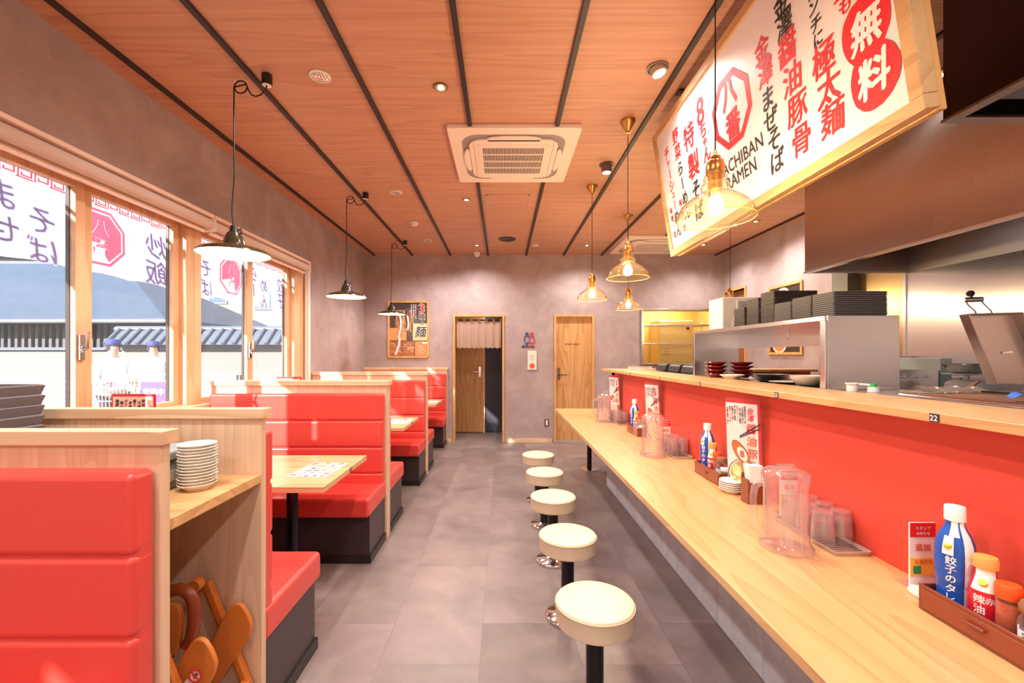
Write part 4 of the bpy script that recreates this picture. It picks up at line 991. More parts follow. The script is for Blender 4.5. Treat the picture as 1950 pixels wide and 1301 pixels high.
# work counters
t = thing('kitchen_counter', 'stainless worktop running along the right wall under the hood', 'worktop', (3.2, 1.5, 0))
MB().box(2.75, XR-.021, -1.5, 3.3, .84, .9).build('worktop', STEEL, t, bevel=.003)
MB().box(2.8, XR-.03, -1.5, 3.28, .0, .84).build('cabinet_body', STEELV, t)
t = thing('noodle_station', 'stainless cooking station behind the ledge carrying the scale and tray', 'cooking station', (2.3, 1.9, 0))
MB().box(1.85, 2.745, .5, 2.95, 1.12, 1.17).build('worktop', STEEL, t, bevel=.004)
MB().box(1.9, 2.7, .55, 2.9, 0, 1.12).build('cabinet_body', STEELV, t)
t = thing('pass_shelf', 'stainless pass-through worktop right behind the raised oak ledge', 'worktop', (1.65, 2.5, 0))
MB().box(1.475, 1.82, -1.5, 4.6, 1.19, 1.231).build('worktop', STEEL, t, bevel=.002)
MB().box(1.48, 1.8, -1.5, 4.55, 0, 1.19).build('cabinet_body', STEELV, t)
# fryer row farther along
t = thing('gas_range', 'low stainless range with knobs at the far end of the cooking line', 'range', (3.15, 3.55, 0))
MB().box(2.75, 3.5, 3.31, 3.76, 0, 1.22).build('body', STEELV, t, bevel=.004)
MB().box(2.75, 3.5, 3.7, 3.76, 1.22, 1.38).build('backguard', STEEL, t)
for i in range(5): MB().cyl((2.85+i*.13, 3.31, 1.12), (2.85+i*.13, 3.285, 1.12), .018).build('knob', CHROME, t)
t = thing('side_rail_box', 'small stainless box with pale end plate above the worktop', 'box', (2.75, 3.0, 1.17))
MB().box(2.3, 2.62, 2.6, 2.9, 1.171, 1.3).build('body', STEELV, t, bevel=.003)
MB().box(2.63, 2.7, 2.6, 2.9, 1.171, 1.37).build('end_plate', mat('pale_plate', S(200, 214, 210), .3), t, bevel=.003)
for i in range(4): MB().cyl((2.35+i*.06, 2.6, 1.26), (2.35+i*.06, 2.58, 1.26), .01).build('knob', CHROME, t)
# scale with bowl
t = thing('kitchen_scale', 'white pedestal kitchen scale under the steel bowl', 'scale', (2.57, 2.4, 1.171))
MB().lathe([(0, 0), (.09, 0), (.085, .06), (.06, .078), (0, .08)], (2.57, 2.4, 1.171), 32).build('base', WHITE, t)
MB().cyl((2.57, 2.4, 1.251), (2.57, 2.4, 1.28), .014).build('stem', WHITE, t)
MB().lathe([(0, .108), (.03, .106), (.1, .112), (.1, .116), (0, .114)], (2.57, 2.4, 1.171), 32).build('pan', WHITE, t)
tag(MB().lathe([(0, 0), (.05, 0), (.08, .018), (.1, .045), (.11, .05), (.108, .052), (.096, .048), (.076, .022), (.05, .004), (0, .004)], (2.57, 2.4, 1.2875), 40).build('mixing_bowl', CHROME), 'shiny steel mixing bowl on the white scale', 'bowl')
t = thing('prep_tray', 'clear plastic tray of wrapped food behind the ledge', 'tray', (2.2, 2.1, 1.171))
MB().box(2.08, 2.32, 2.0, 2.22, 1.171, 1.19).build('tray', WHITE, t, bevel=.006)
rd = random.Random(3); V = []
def crump(u, v): return (2.06+.27*u, 2.0+.22*v, 1.215+.02*math.sin(u*9+v*5)*math.cos(v*7-u*3)+.008*math.sin(u*17+v*11))
MB().grid(crump, 24, 18).build('wrap', clear('crumpled_wrap', (.96, .92, .88), .3, .15, (.8, .66, .56), 1.2), t)
tag(MB().bar((2.2, 2.07, 1.205), (2.33, 2.12, 1.26), .012, .01).bar((2.22, 2.1, 1.205), (2.34, 2.15, 1.25), .012, .01).build('wooden_tongs', mat('tongs_wood', S(170, 120, 84), .5), bevel=.002), 'brown tongs resting on the wrapped tray', 'tongs')
tag(MB().lathe([(0, 0), (.04, 0), (.042, .045), (.038, .045), (.036, .005), (0, .005)], (2.26, 1.96, 1.171), 28).build('steel_cup', CHROME), 'short steel cup in front of the wrapped tray', 'cup')
# gyoza grill with raised lid
t = thing('dumpling_grill', 'stainless dumpling grill with its tall lid raised and knobbed handle', 'grill', (2.35, 1.85, 1.171))
MB().box(2.05, 2.72, 1.2, 1.95, 1.171, 1.225).build('body', STEELV, t, bevel=.004)
MB().box(2.1, 2.68, 1.24, 1.9, 1.225, 1.232).build('hotplate', mat('hotplate', S(70, 62, 58), .3, metal=.8), t)
# lid: shallow box leaning back, seen from the hollow side
c0 = Vector((2.32, 1.96, 1.255)); lu = Vector((.93, -.36, 0)).normalized(); lv = Vector((-.28, .1, .95)).normalized(); lw = lu.cross(lv).normalized()
if lw.y > 0: lw = -lw
Wd, Hh = .09, .335
lid = MB(); mid = c0+lv*Hh/2
lid.obox(mid-lw*.004, lu*Wd, lv*Hh/2, lw*.003).obox(mid+lw*.03-lu*Wd, lu*.003, lv*Hh/2, lw*.035).obox(mid+lw*.03+lu*Wd, lu*.003, lv*Hh/2, lw*.035).obox(mid+lw*.03+lv*Hh/2, lu*Wd, lv*.003, lw*.035)
lid = lid.build('lid', HOODSTEEL, t, bevel=.002)
top = c0+lv*Hh
for s_ in (-1, 1):
    b = top+lu*.028*s_-lw*.01
    MB().tube([b-lv*.05, b+lv*.02, b+lv*.05-lu*.015, b+lv*.075-lu*.018], .008, n=8, flat=.4).build('handle_arm', STEEL, lid)
MB().cyl(top+lv*.075-lu*.05-lw*.01, top+lv*.075+lu*.015-lw*.01, .012).build('handle_grip', STEEL, lid)
MB().lathe([(0, -.016), (.011, -.011), (.016, 0), (.011, .011), (0, .016)], top+lv*.105-lu*.018-lw*.01, 20).cyl(top+lv*.07-lu*.018-lw*.01, top+lv*.095-lu*.018-lw*.01, .004).build('handle_knob', BLACK, lid)
MB().bar(c0+lv*.15+lw*.002, c0+lv*.155+lu*.03+lw*.015, .008, .008).build('wing_nut', CHROME, lid)
# burner pans and cloth by the ledge
t = thing('frying_rack', 'low steel pan rack just behind the ledge next to number 22', 'rack', (1.9, 1.5, 1.232))
mb = MB()
for i in range(8): mb.tube([(1.5+.035*i, 1.0, 1.245), (1.5+.035*i, 1.6, 1.245)], .003, n=6)
mb.tube([(1.49, .98, 1.24), (1.49, 1.62, 1.24), (1.78, 1.62, 1.24), (1.78, .98, 1.24)], .006, n=8, closed=True)
mb.build('wire_rack', CHROME, t)
def clf(u, v): return (1.56+.13*u, 1.24+.1*v, 1.262+.008*math.sin(u*9)+.006*math.cos(v*11+u*4))
tag(MB().grid(clf, 20, 16).build('cleaning_cloth', mat('blue_cloth', S(70, 120, 220), .8)), 'crumpled blue cleaning cloth on the rack behind the ledge', 'cloth')

# ---------------------------------------------------------------- steel serving shelf with trays
t = thing('serving_shelf', 'stainless serving shelf standing on the ledge with tray stacks on top', 'shelf', (1.64, 2.6, 1.232))
MB().box(1.475, 1.8, 1.962, 1.975, 1.2325, 1.568).build('end_panel', STEEL, t, bevel=.002)
MB().box(1.475, 1.8, 3.3, 3.31, 1.2325, 1.545).build('divider_panel', STEEL, t)
MB().box(1.47, 1.8, 1.976, 3.32, 1.545, 1.568).build('top_shelf', STEEL, t, bevel=.002)
MB().box(1.79, 1.8, 1.976, 3.3, 1.44, 1.545).build('back_lip', STEEL, t)
MB().box(1.462, 1.474, 1.962, 1.995, 1.2355, 1.545).build('corner_post', STEEL, t, bevel=.002); MB().box(1.462, 1.474, 3.295, 3.32, 1.2355, 1.545).build('corner_post', STEEL, t, bevel=.002)
MB().tube([(1.6, 2.42, 1.545), (1.6, 2.42, 1.49), (1.6, 2.425, 1.475), (1.6, 2.435, 1.48)], .003, n=6).build('hook', CHROME, t)
TRB = mat('tray_black', S(48, 44, 46), .4, noise=.25, nscale=300); RIM = mat('tray_rim', S(120, 118, 118), .45); TRD = mat('tray_dark', S(52, 42, 44), .45)
def traymb(w, d, m2=True):
    mb = MB(); h = .009
    mb.box(-w/2, w/2, -d/2, d/2, 0, .003, 0)
    P = rrect(w/2, d/2, .01, 3); Q = rrect(w/2-.006, d/2-.006, .006, 3); n = len(P)
    for i in range(n):
        j = (i+1) % n
        mb.add([(*P[i], .001), (*P[j], .001), (*P[j], h), (*P[i], h), (*Q[i], h), (*Q[j], h), (*Q[i], .003), (*Q[j], .003)], [(0, 1, 2, 3), (4, 5, 7, 6)], 0)
        mb.add([(*P[i], h), (*P[j], h), (*Q[j], h), (*Q[i], h)], [(0, 1, 2, 3)], 1 if m2 else 0)
        mb.add([(*P[i], h*.72), (*P[j], h*.72), (*P[j], h), (*P[i], h)], [(0, 1, 2, 3)], 1 if m2 else 0) if m2 else None
    return mb
for k, (yy, nn, w) in enumerate(((2.075, 12, 'nearest'), (2.225, 12, 'middle'), (2.375, 11, 'farthest'))):
    mb_ = traymb(.25, .142)
    mb_.v = [Vector((p.x*(1.003 if p.z > .006 else 1), p.y*(1.003 if p.z > .006 else 1), p.z)) for p in mb_.v]
    stack(mb_, 'serving_tray', [TRB, RIM], nn, 1.66, yy, 1.5685, .0097, 'pale-rimmed black tray, %s the '+w+' rimmed stack on steel shelf', 'tray', 'rimmed black trays on the serving shelf', .0008)
for k, (xx, yy, nn, w) in enumerate(((1.665, 2.52, 18, 'tallest'), (1.66, 2.66, 16, 'middle'), (1.655, 2.8, 12, 'lowest'))):
    first = None
    ORD += ['fifteenth', 'sixteenth', 'seventeenth', 'eighteenth'] if len(ORD) < 15 else []
    stack(traymb(.25, .13, False), 'serving_tray', [TRD], nn, xx, yy, 1.5685, .0104, 'plain dark tray, %s the '+w+' unrimmed stack on steel shelf', 'tray', 'plain dark trays on the serving shelf', .001)
# printer box
t = thing('order_printer', 'white boxy appliance with slatted side on top of the steel shelf', 'appliance', (1.66, 3.1, 1.569))
MB().box(1.525, 1.79, 3.0, 3.2, 1.569, 1.79).build('body', WHITE, t, bevel=.008, seg=3)
MB().box(1.62, 1.78, 2.99, 2.999, 1.6, 1.77).build('side_panel', mat('pale_grey_panel', S(214, 210, 210), .4), t, bevel=.003)
mb = MB()
for i in range(8): mb.box(1.635, 1.765, 2.987, 2.99, 1.66+i*.013, 1.664+i*.013)
mb.build('vent_slats', mat('vent_grey', S(150, 146, 150), .5), t)
t = thing('note_holder', 'small steel holder of order slips in front of the white appliance', 'holder', (1.6, 2.93, 1.569))
MB().box(1.56, 1.62, 2.9, 2.96, 1.569, 1.62).build('cup', STEEL, t, bevel=.002)
MB().obox((1.62, 2.93, 1.64), (.04, 0, .008), (0, .03, 0), (-.003, 0, .016)).build('slips', mat('cream_slips', S(240, 226, 186), .6), t)
tag(MB().cyl((1.565, 2.89, 1.569), (1.55, 2.885, 1.66), .005).cyl((1.5505, 2.885, 1.65), (1.548, 2.884, 1.68), .006, n=12).build('red_pen', mat('red_pen_plastic', S(200, 40, 40), .35)), 'red capped pen standing next to the order slips', 'pen')
# crockery under the shelf
REDB = mat('red_lacquer', S(120, 22, 20), .12, coat=.8)
bowl = lambda: MB().lathe([(0, .004), (.03, .004), (.032, 0), (.04, 0), (.042, .006), (.07, .022), (.072, .026), (.07, .028), (.066, .026), (.04, .01), (0, .008)], n=40)
stack(bowl(), 'lacquer_bowl', REDB, 4, 1.475, 2.99, 1.2355, .026, 'dark red lacquer bowl, %s the stack beside the shelf corner', 'bowl', 'lacquer bowls under the serving shelf')
stack(bowl(), 'lacquer_bowl', REDB, 4, 1.62, 2.93, 1.2355, .026, 'dark red lacquer bowl, %s the stack next to the dark plates', 'bowl', 'lacquer bowls under the serving shelf')
pl = lambda r: MB().lathe([(0, .003), (r*.5, .003), (r*.52, 0), (r*.6, 0), (r*.9, .008), (r, .01), (r, .012), (r*.88, .011), (r*.6, .004), (0, .004)], n=44)
stack(pl(.1), 'dark_plate', mat('black_glaze', S(48, 40, 42), .25, coat=.4), 4, 1.6, 2.58, 1.2325, .01, 'dark glazed plate, %s the stack under the steel shelf', 'plate', 'dark plates under the serving shelf')
tag(bowl().build('pale_dish', CERAMIC, origin=(0, 0, 0)), 'small cream dish beside the dark plates', 'dish').location = (1.475, 2.78, 1.2355)
wb = lambda: MB().lathe([(0, .004), (.03, .004), (.032, 0), (.045, 0), (.06, .01), (.085, .035), (.088, .04), (.084, .04), (.055, .012), (0, .01)], n=44)
stack(wb(), 'white_bowl', CERAMIC, 2, 1.56, 2.2, 1.2325, .012, 'white bowl, %s the pair by the shelf end panel', 'bowl', 'white bowls by the end panel')
tag(pl(.08).build('white_plate', CERAMIC, origin=(0, 0, 0)), 'flat white plate between the dark plates and the white bowls', 'plate').location = (1.56, 2.385, 1.2325)
t = thing('sauce_pump', 'white sauce pump top with green knob in front of the steel panel', 'dispenser', (1.52, 1.85, 1.232))
MB().cyl((1.51, 1.87, 1.232), (1.51, 1.87, 1.262), .02).cyl((1.51, 1.87, 1.262), (1.51, 1.87, 1.268), .024).bar((1.51, 1.87, 1.266), (1.555, 1.83, 1.262), .012, .008).build('cap', WHITE, t, bevel=.001)
MB().cyl((1.56, 1.82, 1.232), (1.56, 1.82, 1.254), .022, .02).build('bottle_top', WHITE, t)
MB().cyl((1.56, 1.82, 1.254), (1.56, 1.82, 1.268), .013, .01).build('green_knob', mat('green_plastic', S(40, 160, 90), .4), t)
# speckled pads at the ledge end
SPK = mat('speckled_black', S(44, 42, 48), .4, noise=.5, nscale=60)
for k, (x, y) in enumerate(((1.66, 4.3), (1.66, 3.98), (1.66, 3.68))):
    o = MB().prism([(-.1, 0), (.1, 0), (.085, .065), (-.06, .07), (-.085, .055)], (x, y-.12, 1.2355), (1, 0, 0), (0, 0, 1), (0, .24, 0)).build('cutlery_caddy', SPK, bevel=.012, seg=3)
    tag(o, 'black speckled caddy on the ledge, '+['farthest along towards the hatch', 'middle of the three', 'closest to the steel shelf'][k], 'caddy', 'black caddies on the ledge')
tag(MB().prism(rrect(.12, .06, .03), (1.5, 4.72, 1.2355), (1, 0, 0), (0, 1, 0), (0, 0, .03)).build('clear_dish_tray', clear('clear_plastic', (.97, .97, .97), .2, .1)), 'clear shallow plastic tray on the ledge corner', 'tray')

# ================================================================ on the counter
ZT = .7205
PINK = clear('pinkish_plastic', (1, .96, .95), .1, .07, (1, .93, .93), 2.4, 1.5)
CUPM = clear('cup_plastic', (1, .97, .97), .07, .1, (1, .94, .95), 2.0, 1.45)
def pitcher(x, y, label):
    t = thing('water_pitcher', label, 'pitcher', (x, y, ZT), group='clear water pitchers on the counter')
    b = MB().lathe([(0, .004), (.07, .004), (.082, 0), (.083, .012), (.074, .024), (.069, .035), (.068, .225), (.07, .245), (.072, .25)], (x, y, ZT), 44).build('body', PINK, t)
    MB().lathe([(0, .016), (.055, .018), (.058, .03), (.058, .22)], (x, y, ZT), 36).build('inner_liner', clear('inner_plastic', (1, .97, .97), .05, .05, (1, .92, .92), 1.3), b)
    l = MB().lathe([(.074, .226), (.075, .25), (.072, .262), (.055, .274), (.03, .281), (0, .284)], (x, y, ZT), 44).build('lid', PINK, t)
    MB().obox((x, y, ZT+.284), (.03, .0, 0), (0, .008, 0), (0, 0, .006)).build('lid_tab', PINK, l, bevel=.003)
    MB().prism([(0, -.02), (0, .02), (.02, 0)], (x+.07, y, ZT+.22), (1, 0, 0), (0, 1, 0), (0, 0, .03)).build('spout', PINK, l)
    MB().tube([(x-.06, y, ZT+.215), (x-.09, y, ZT+.225), (x-.108, y, ZT+.21), (x-.114, y, ZT+.17), (x-.11, y, ZT+.1), (x-.1, y, ZT+.07), (x-.078, y, ZT+.052), (x-.064, y, ZT+.045)], .011, n=12, flat=.8).build('handle', PINK, t)
    return t
pitcher(.985, 1.505, 'large clear pinkish water pitcher closest to the camera on the counter')
pitcher(1.0, 2.88, 'clear pinkish water pitcher in the middle of the counter')
pitcher(1.02, 4.34, 'clear pinkish water pitcher with its handle towards the staff door')
pitcher(1.17, 4.78, 'clear water pitcher at the counter corner, behind the one nearest the staff door')
def cup():
    return MB().lathe([(.037, 0), (.0375, .004), (.0365, .02), (.031, .078), (.029, .083), (0, .084)], n=32).lathe([(.0355, .001), (.03, .078), (0, .081)], n=24)
cup0 = None
TRAYW = mat('tray_aluminium', S(196, 178, 166), .35, metal=.3)
def cups(x, y, where, nrow=3):
    global cup0
    t = thing('cup_tray', 'shallow tray holding upturned cups '+where, 'tray', (x, y, ZT), group='cup trays on the counter')
    w, d = .064, .165
    P = rrect(w, d, .012, 4); Q = rrect(w-.004, d-.004, .01, 4); n = len(P); mb = MB()
    mb.poly([(a*.93, b*.97) for a, b in P], (x, y, ZT+.001), (1, 0, 0), (0, 1, 0))
    for i in range(n):
        j = (i+1) % n
        mb.add([(x+P[i][0]*.93, y+P[i][1]*.97, ZT), (x+P[j][0]*.93, y+P[j][1]*.97, ZT), (x+P[j][0], y+P[j][1], ZT+.014), (x+P[i][0], y+P[i][1], ZT+.014), (x+Q[j][0], y+Q[j][1], ZT+.014), (x+Q[i][0], y+Q[i][1], ZT+.014), (x+Q[j][0]*.93, y+Q[j][1]*.97, ZT+.003), (x+Q[i][0]*.93, y+Q[i][1]*.97, ZT+.003)], [(0, 1, 2, 3), (3, 2, 4, 5), (5, 4, 6, 7)])
    mb.build('tray', TRAYW, t)
    mb = MB()
    for i in range(22): mb.bar((x-w*.85, y-d*.9+i*.0145, ZT+.0035), (x+w*.85, y-d*.9+i*.0145+.006, ZT+.0035), .003, .001)
    mb.build('mesh_liner', mat('liner_plum', S(110, 70, 84), .6), t)
    for r_ in range(nrow):
        for c_ in range(2):
            for lv_ in range(2):
                if cup0 is None: o = cup0 = cup().build('drinking_cup', CUPM, origin=(0, 0, 0))
                else: o = cup0.copy(); COL.objects.link(o)
                o.location = (x-.03+.06*c_-.0, y-.07+.078*r_+(.01 if c_ else 0), ZT+.0055+lv_*.03)
                if c_ == 0: o.location.x = x-.034
                else: o.location.x = x+.0365
                tag(o, 'upturned cup, %s of pair, %s row, %s, tray %s' % (('lower', 'upper')[lv_], ('near', 'middle', 'far')[r_], ('aisle side', 'wall side')[c_], where), 'cup', 'upturned cups on the counter trays')
cups(1.166, 1.6, 'beside the largest pitcher')
cups(1.166, 2.945, 'beside the middle pitcher')
cups(1.16, 4.28, 'beside the door-end pitcher')

LAC = mat('brown_lacquer', S(126, 54, 32), .25, coat=.5)
def ctray(y0, where):
    y1 = y0+.283; x0, x1 = 1.1, 1.213
    t = thing('condiment_tray', 'brown lacquered condiment box with small drawer '+where, 'tray', ((x0+x1)/2, (y0+y1)/2, ZT), group='condiment boxes on the counter')
    mb = MB(); h = .066; w = .006
    mb.box(x0, x1, y0, y1, ZT, ZT+.03).box(x0, x0+w, y0, y1, ZT+.03, ZT+h).box(x1-w, x1, y0, y1, ZT+.03, ZT+h).box(x0+w, x1-w, y0, y0+w, ZT+.03, ZT+h).box(x0+w, x1-w, y1-w, y1, ZT+.03, ZT+h)
    mb.build('box', LAC, t, bevel=.0015)
    dr = MB().box(x0-.003, x0, y0+.01, y1-.01, ZT+.008, ZT+.056).build('drawer', mat('brown_lacquer_front', S(140, 62, 36), .3, coat=.3), t, bevel=.001)
    MB().box(x0-.012, x0-.003, (y0+y1)/2-.022, (y0+y1)/2+.022, ZT+.036, ZT+.042).build('pull', LAC, dr, bevel=.002)
    return t
BLUEB = mat('bottle_blue', S(24, 84, 180), .3); REDBT = mat('bottle_red', S(216, 30, 50), .3); CAPW = mat('cap_white', S(246, 242, 240), .35); CAPG = mat('cap_gold', S(216, 160, 84), .4)
ORC = mat('cap_orange', S(240, 88, 30), .4); SPICE = mat('chili_powder', S(206, 84, 28), .7, noise=.2, nscale=300); BRC = mat('cap_brown', S(140, 98, 74), .4); GL = clear('jar_glass', (.97, .97, .97), .06, .04, (.9, .9, .9), 1.5)
PEP = mat('ground_pepper', S(190, 174, 160), .8, noise=.3, nscale=400)
def curved(mb, body, c, r, ang, z, size, m=0, bold=.03, step=None):
    """vertical lettering wrapped round a bottle"""
    for i, ch in enumerate(body):
        n = Vector((math.cos(ang), math.sin(ang), 0)); u = Vector((-math.sin(ang), math.cos(ang), 0))
        k = len(mb.v); zz = z-i*(step or size*1.05)
        mb.text(ch, Vector((c[0], c[1], 0)), u, (0, 0, 1), size, m, bold, 0, 'c', 1, PI/2 if ch == 'ー' else 0)
        for q in range(k, len(mb.v)):
            p = mb.v[q]; a = (p-Vector((c[0], c[1], 0))).dot(u); mb.v[q] = Vector((c[0]+r*math.cos(ang+a/r), c[1]+r*math.sin(ang+a/r), p.z+zz))
    return mb
def wedge(c, prof, a0, a1, n=10, off=.0006):
    """strip of a turned profile between two angles, laid just over it"""
    mb = MB()
    def fn(u, v):
        f = v*(len(prof)-1); i = min(int(f), len(prof)-2); q = f-i
        r = prof[i][0]+(prof[i+1][0]-prof[i][0])*q+off; z = prof[i][1]+(prof[i+1][1]-prof[i][1])*q; a = a0+(a1-a0)*u
        return (c[0]+r*math.cos(a), c[1]+r*math.sin(a), c[2]+z)
    return mb.grid(fn, n, (len(prof)-1)*2)
FACE = R(222)
def bluebottle(x, y, z, where):
    t = thing('sauce_bottle', 'blue dumpling sauce bottle with white cap '+where, 'bottle', (x, y, z), group='blue sauce bottles')
    pr = [(.028, 0), (.033, .006), (.034, .02), (.035, .05), (.0345, .055), (.036, .06), (.038, .085), (.0372, .09), (.038, .095), (.039, .12), (.038, .126), (.038, .14), (.036, .16), (.03, .18), (.022, .195), (.018, .205), (.0175, .222)]
    MB().lathe([(0, 0)]+pr+[(0, .222)], (x, y, z), 40).build('body', BLUEB, t)
    MB().lathe([(.0165, .215), (.0205, .216), (.0205, .249), (.019, .252), (0, .252)], (x, y, z), 32).build('cap', CAPW, t)
    wedge((x, y, z), pr[1:], FACE+R(28), FACE+R(62)).build('white_band', CAPW, t)
    wedge((x, y, z), [(.03, .18), (.022, .195), (.018, .205), (.0178, .22)], FACE-R(20), FACE+R(18)).build('neck_label', CAPW, t)
    b = wedge((x, y, z), [(.0395, .135), (.0385, .15), (.036, .162), (.031, .18)], FACE-R(34), FACE-R(2), off=.0005).build('badge', CAPW, t)
    MB().cyl(Vector((x, y, z+.155))+Vector((math.cos(FACE-R(18)), math.sin(FACE-R(18)), 0))*.0365, Vector((x, y, z+.157))+Vector((math.cos(FACE-R(18)), math.sin(FACE-R(18)), .1))*.0385, .008, n=16).build('badge_emblem', mat('badge_yellow', S(244, 196, 60), .5), b)
    curved(MB(), '餃子のタレ', (x, y), .0392, FACE-R(10), z+.122, .022, step=.023).build('lettering', CAPW, t, smooth=False)
    return t
def redbottle(x, y, z, where):
    t = thing('chili_oil_bottle', 'red chili oil bottle with tan cap '+where, 'bottle', (x, y, z), group='red chili oil bottles')
    pr = [(.026, 0), (.03, .006), (.03, .06), (.028, .08), (.022, .1), (.018, .115), (.017, .135)]
    MB().lathe([(0, 0)]+pr+[(0, .135)], (x, y, z), 36).build('body', REDBT, t)
    wedge((x, y, z), pr[3:], FACE-R(60), FACE+R(30)).build('white_shoulder', CAPW, t)
    wedge((x, y, z), pr[1:], FACE+R(30), FACE+R(58)).build('white_band', CAPW, t)
    MB().lathe([(.0175, .13), (.0225, .131), (.0225, .152), (.02, .157), (0, .158)], (x, y, z), 32).build('cap', CAPG, t)
    mb = MB(); curved(mb, '辣油', (x, y), .0308, FACE-R(22), z+.062, .022, step=.024)
    curved(mb, '赤', (x, y), .0308, FACE+R(12), z+.062, .017).build('lettering', CAPW, t, smooth=False)
    MB().cyl(Vector((x, y, z+.098))+Vector((math.cos(FACE-R(12)), math.sin(FACE-R(12)), 0))*.0215, Vector((x, y, z+.1))+Vector((math.cos(FACE-R(12)), math.sin(FACE-R(12)), .1))*.026, .008, n=16).build('badge_emblem', mat('badge_yellow_b', S(244, 196, 60), .5), t)
    return t
def shaker(x, y, z, where):
    t = thing('spice_shaker', 'orange-capped chili powder shaker '+where, 'shaker', (x, y, z), group='orange spice shakers')
    MB().lathe([(0, 0), (.019, .001), (.021, .006), (.021, .084), (.019, .088)], (x, y, z), 28).build('glass', GL, t)
    MB().lathe([(0, .002), (.0185, .003), (.0198, .007), (.0198, .074), (0, .075)], (x, y, z), 28).build('powder', SPICE, t)
    MB().lathe([(.0215, .084), (.0225, .086), (.0225, .113), (.02, .117), (0, .118)], (x, y, z), 28).build('cap', ORC, t)
    return t
def jar(x, y, z, where):
    t = thing('pepper_jar', 'glass pepper jar with brown lid and white label '+where, 'jar', (x, y, z), group='pepper jars')
    MB().lathe([(0, 0), (.027, .001), (.03, .006), (.03, .058), (.026, .068), (.023, .074), (.023, .08)], (x, y, z), 32).build('glass', GL, t)
    MB().lathe([(0, .003), (.0265, .004), (.028, .008), (.028, .034), (0, .036)], (x, y, z), 32).build('pepper', PEP, t)
    MB().lathe([(.024, .076), (.0275, .08), (.0285, .092), (.024, .102), (.012, .106), (0, .107)], (x, y, z), 32).build('lid', BRC, t)
    lb = wedge((x, y, z), [(.0302, .016), (.0302, .052)], FACE-R(70), FACE+R(60), 20).build('label', PAPER, t)
    mb = MB()
    for r_ in range(3): 
        for a in range(-5, 5): curved(mb, '胡椒入名称内容量期限'[a+5], (x, y), .0312, FACE+a*R(9), z+.038-r_*.008, .0052)
    mb.build('printed_text', INK, lb, smooth=False)
    wedge((x, y, z), [(.0306, .045), (.0306, .053)], FACE-R(60), FACE+R(40), 16).build('grey_stripe', mat('label_grey', S(110, 110, 130), .5), lb)
    return t
def tin(x, y, z, where):
    t = thing('toothpick_tin', 'short white and silver tin '+where, 'tin', (x, y, z), group='short tins')
    MB().lathe([(0, 0), (.023, 0), (.024, .002), (.024, .045), (0, .046)], (x, y, z), 32).build('body', mat('tin_silver', S(206, 196, 190), .25, metal=.7), t)
    MB().lathe([(.0245, .04), (.0255, .042), (.0255, .056), (.023, .058), (0, .058)], (x, y, z), 32).build('lid', CAPW, t)
    return t
ZB = ZT+.0305
for y0, where, full in ((.862, 'beneath number plate 22', True), (2.195, 'beside the tallest ramen menu card', True), (3.54, 'farther along by the middle menu card', True)):
    ctray(y0, where)
    bluebottle(1.155, y0+.243, ZB, where); redbottle(1.152, y0+.17, ZB, where)
    shaker(1.15, y0+.122, ZB, where); jar(1.148, y0+.066, ZB, where); tin(1.15, y0+.004+.029, ZB-.0, where) if y0 > 1 else None
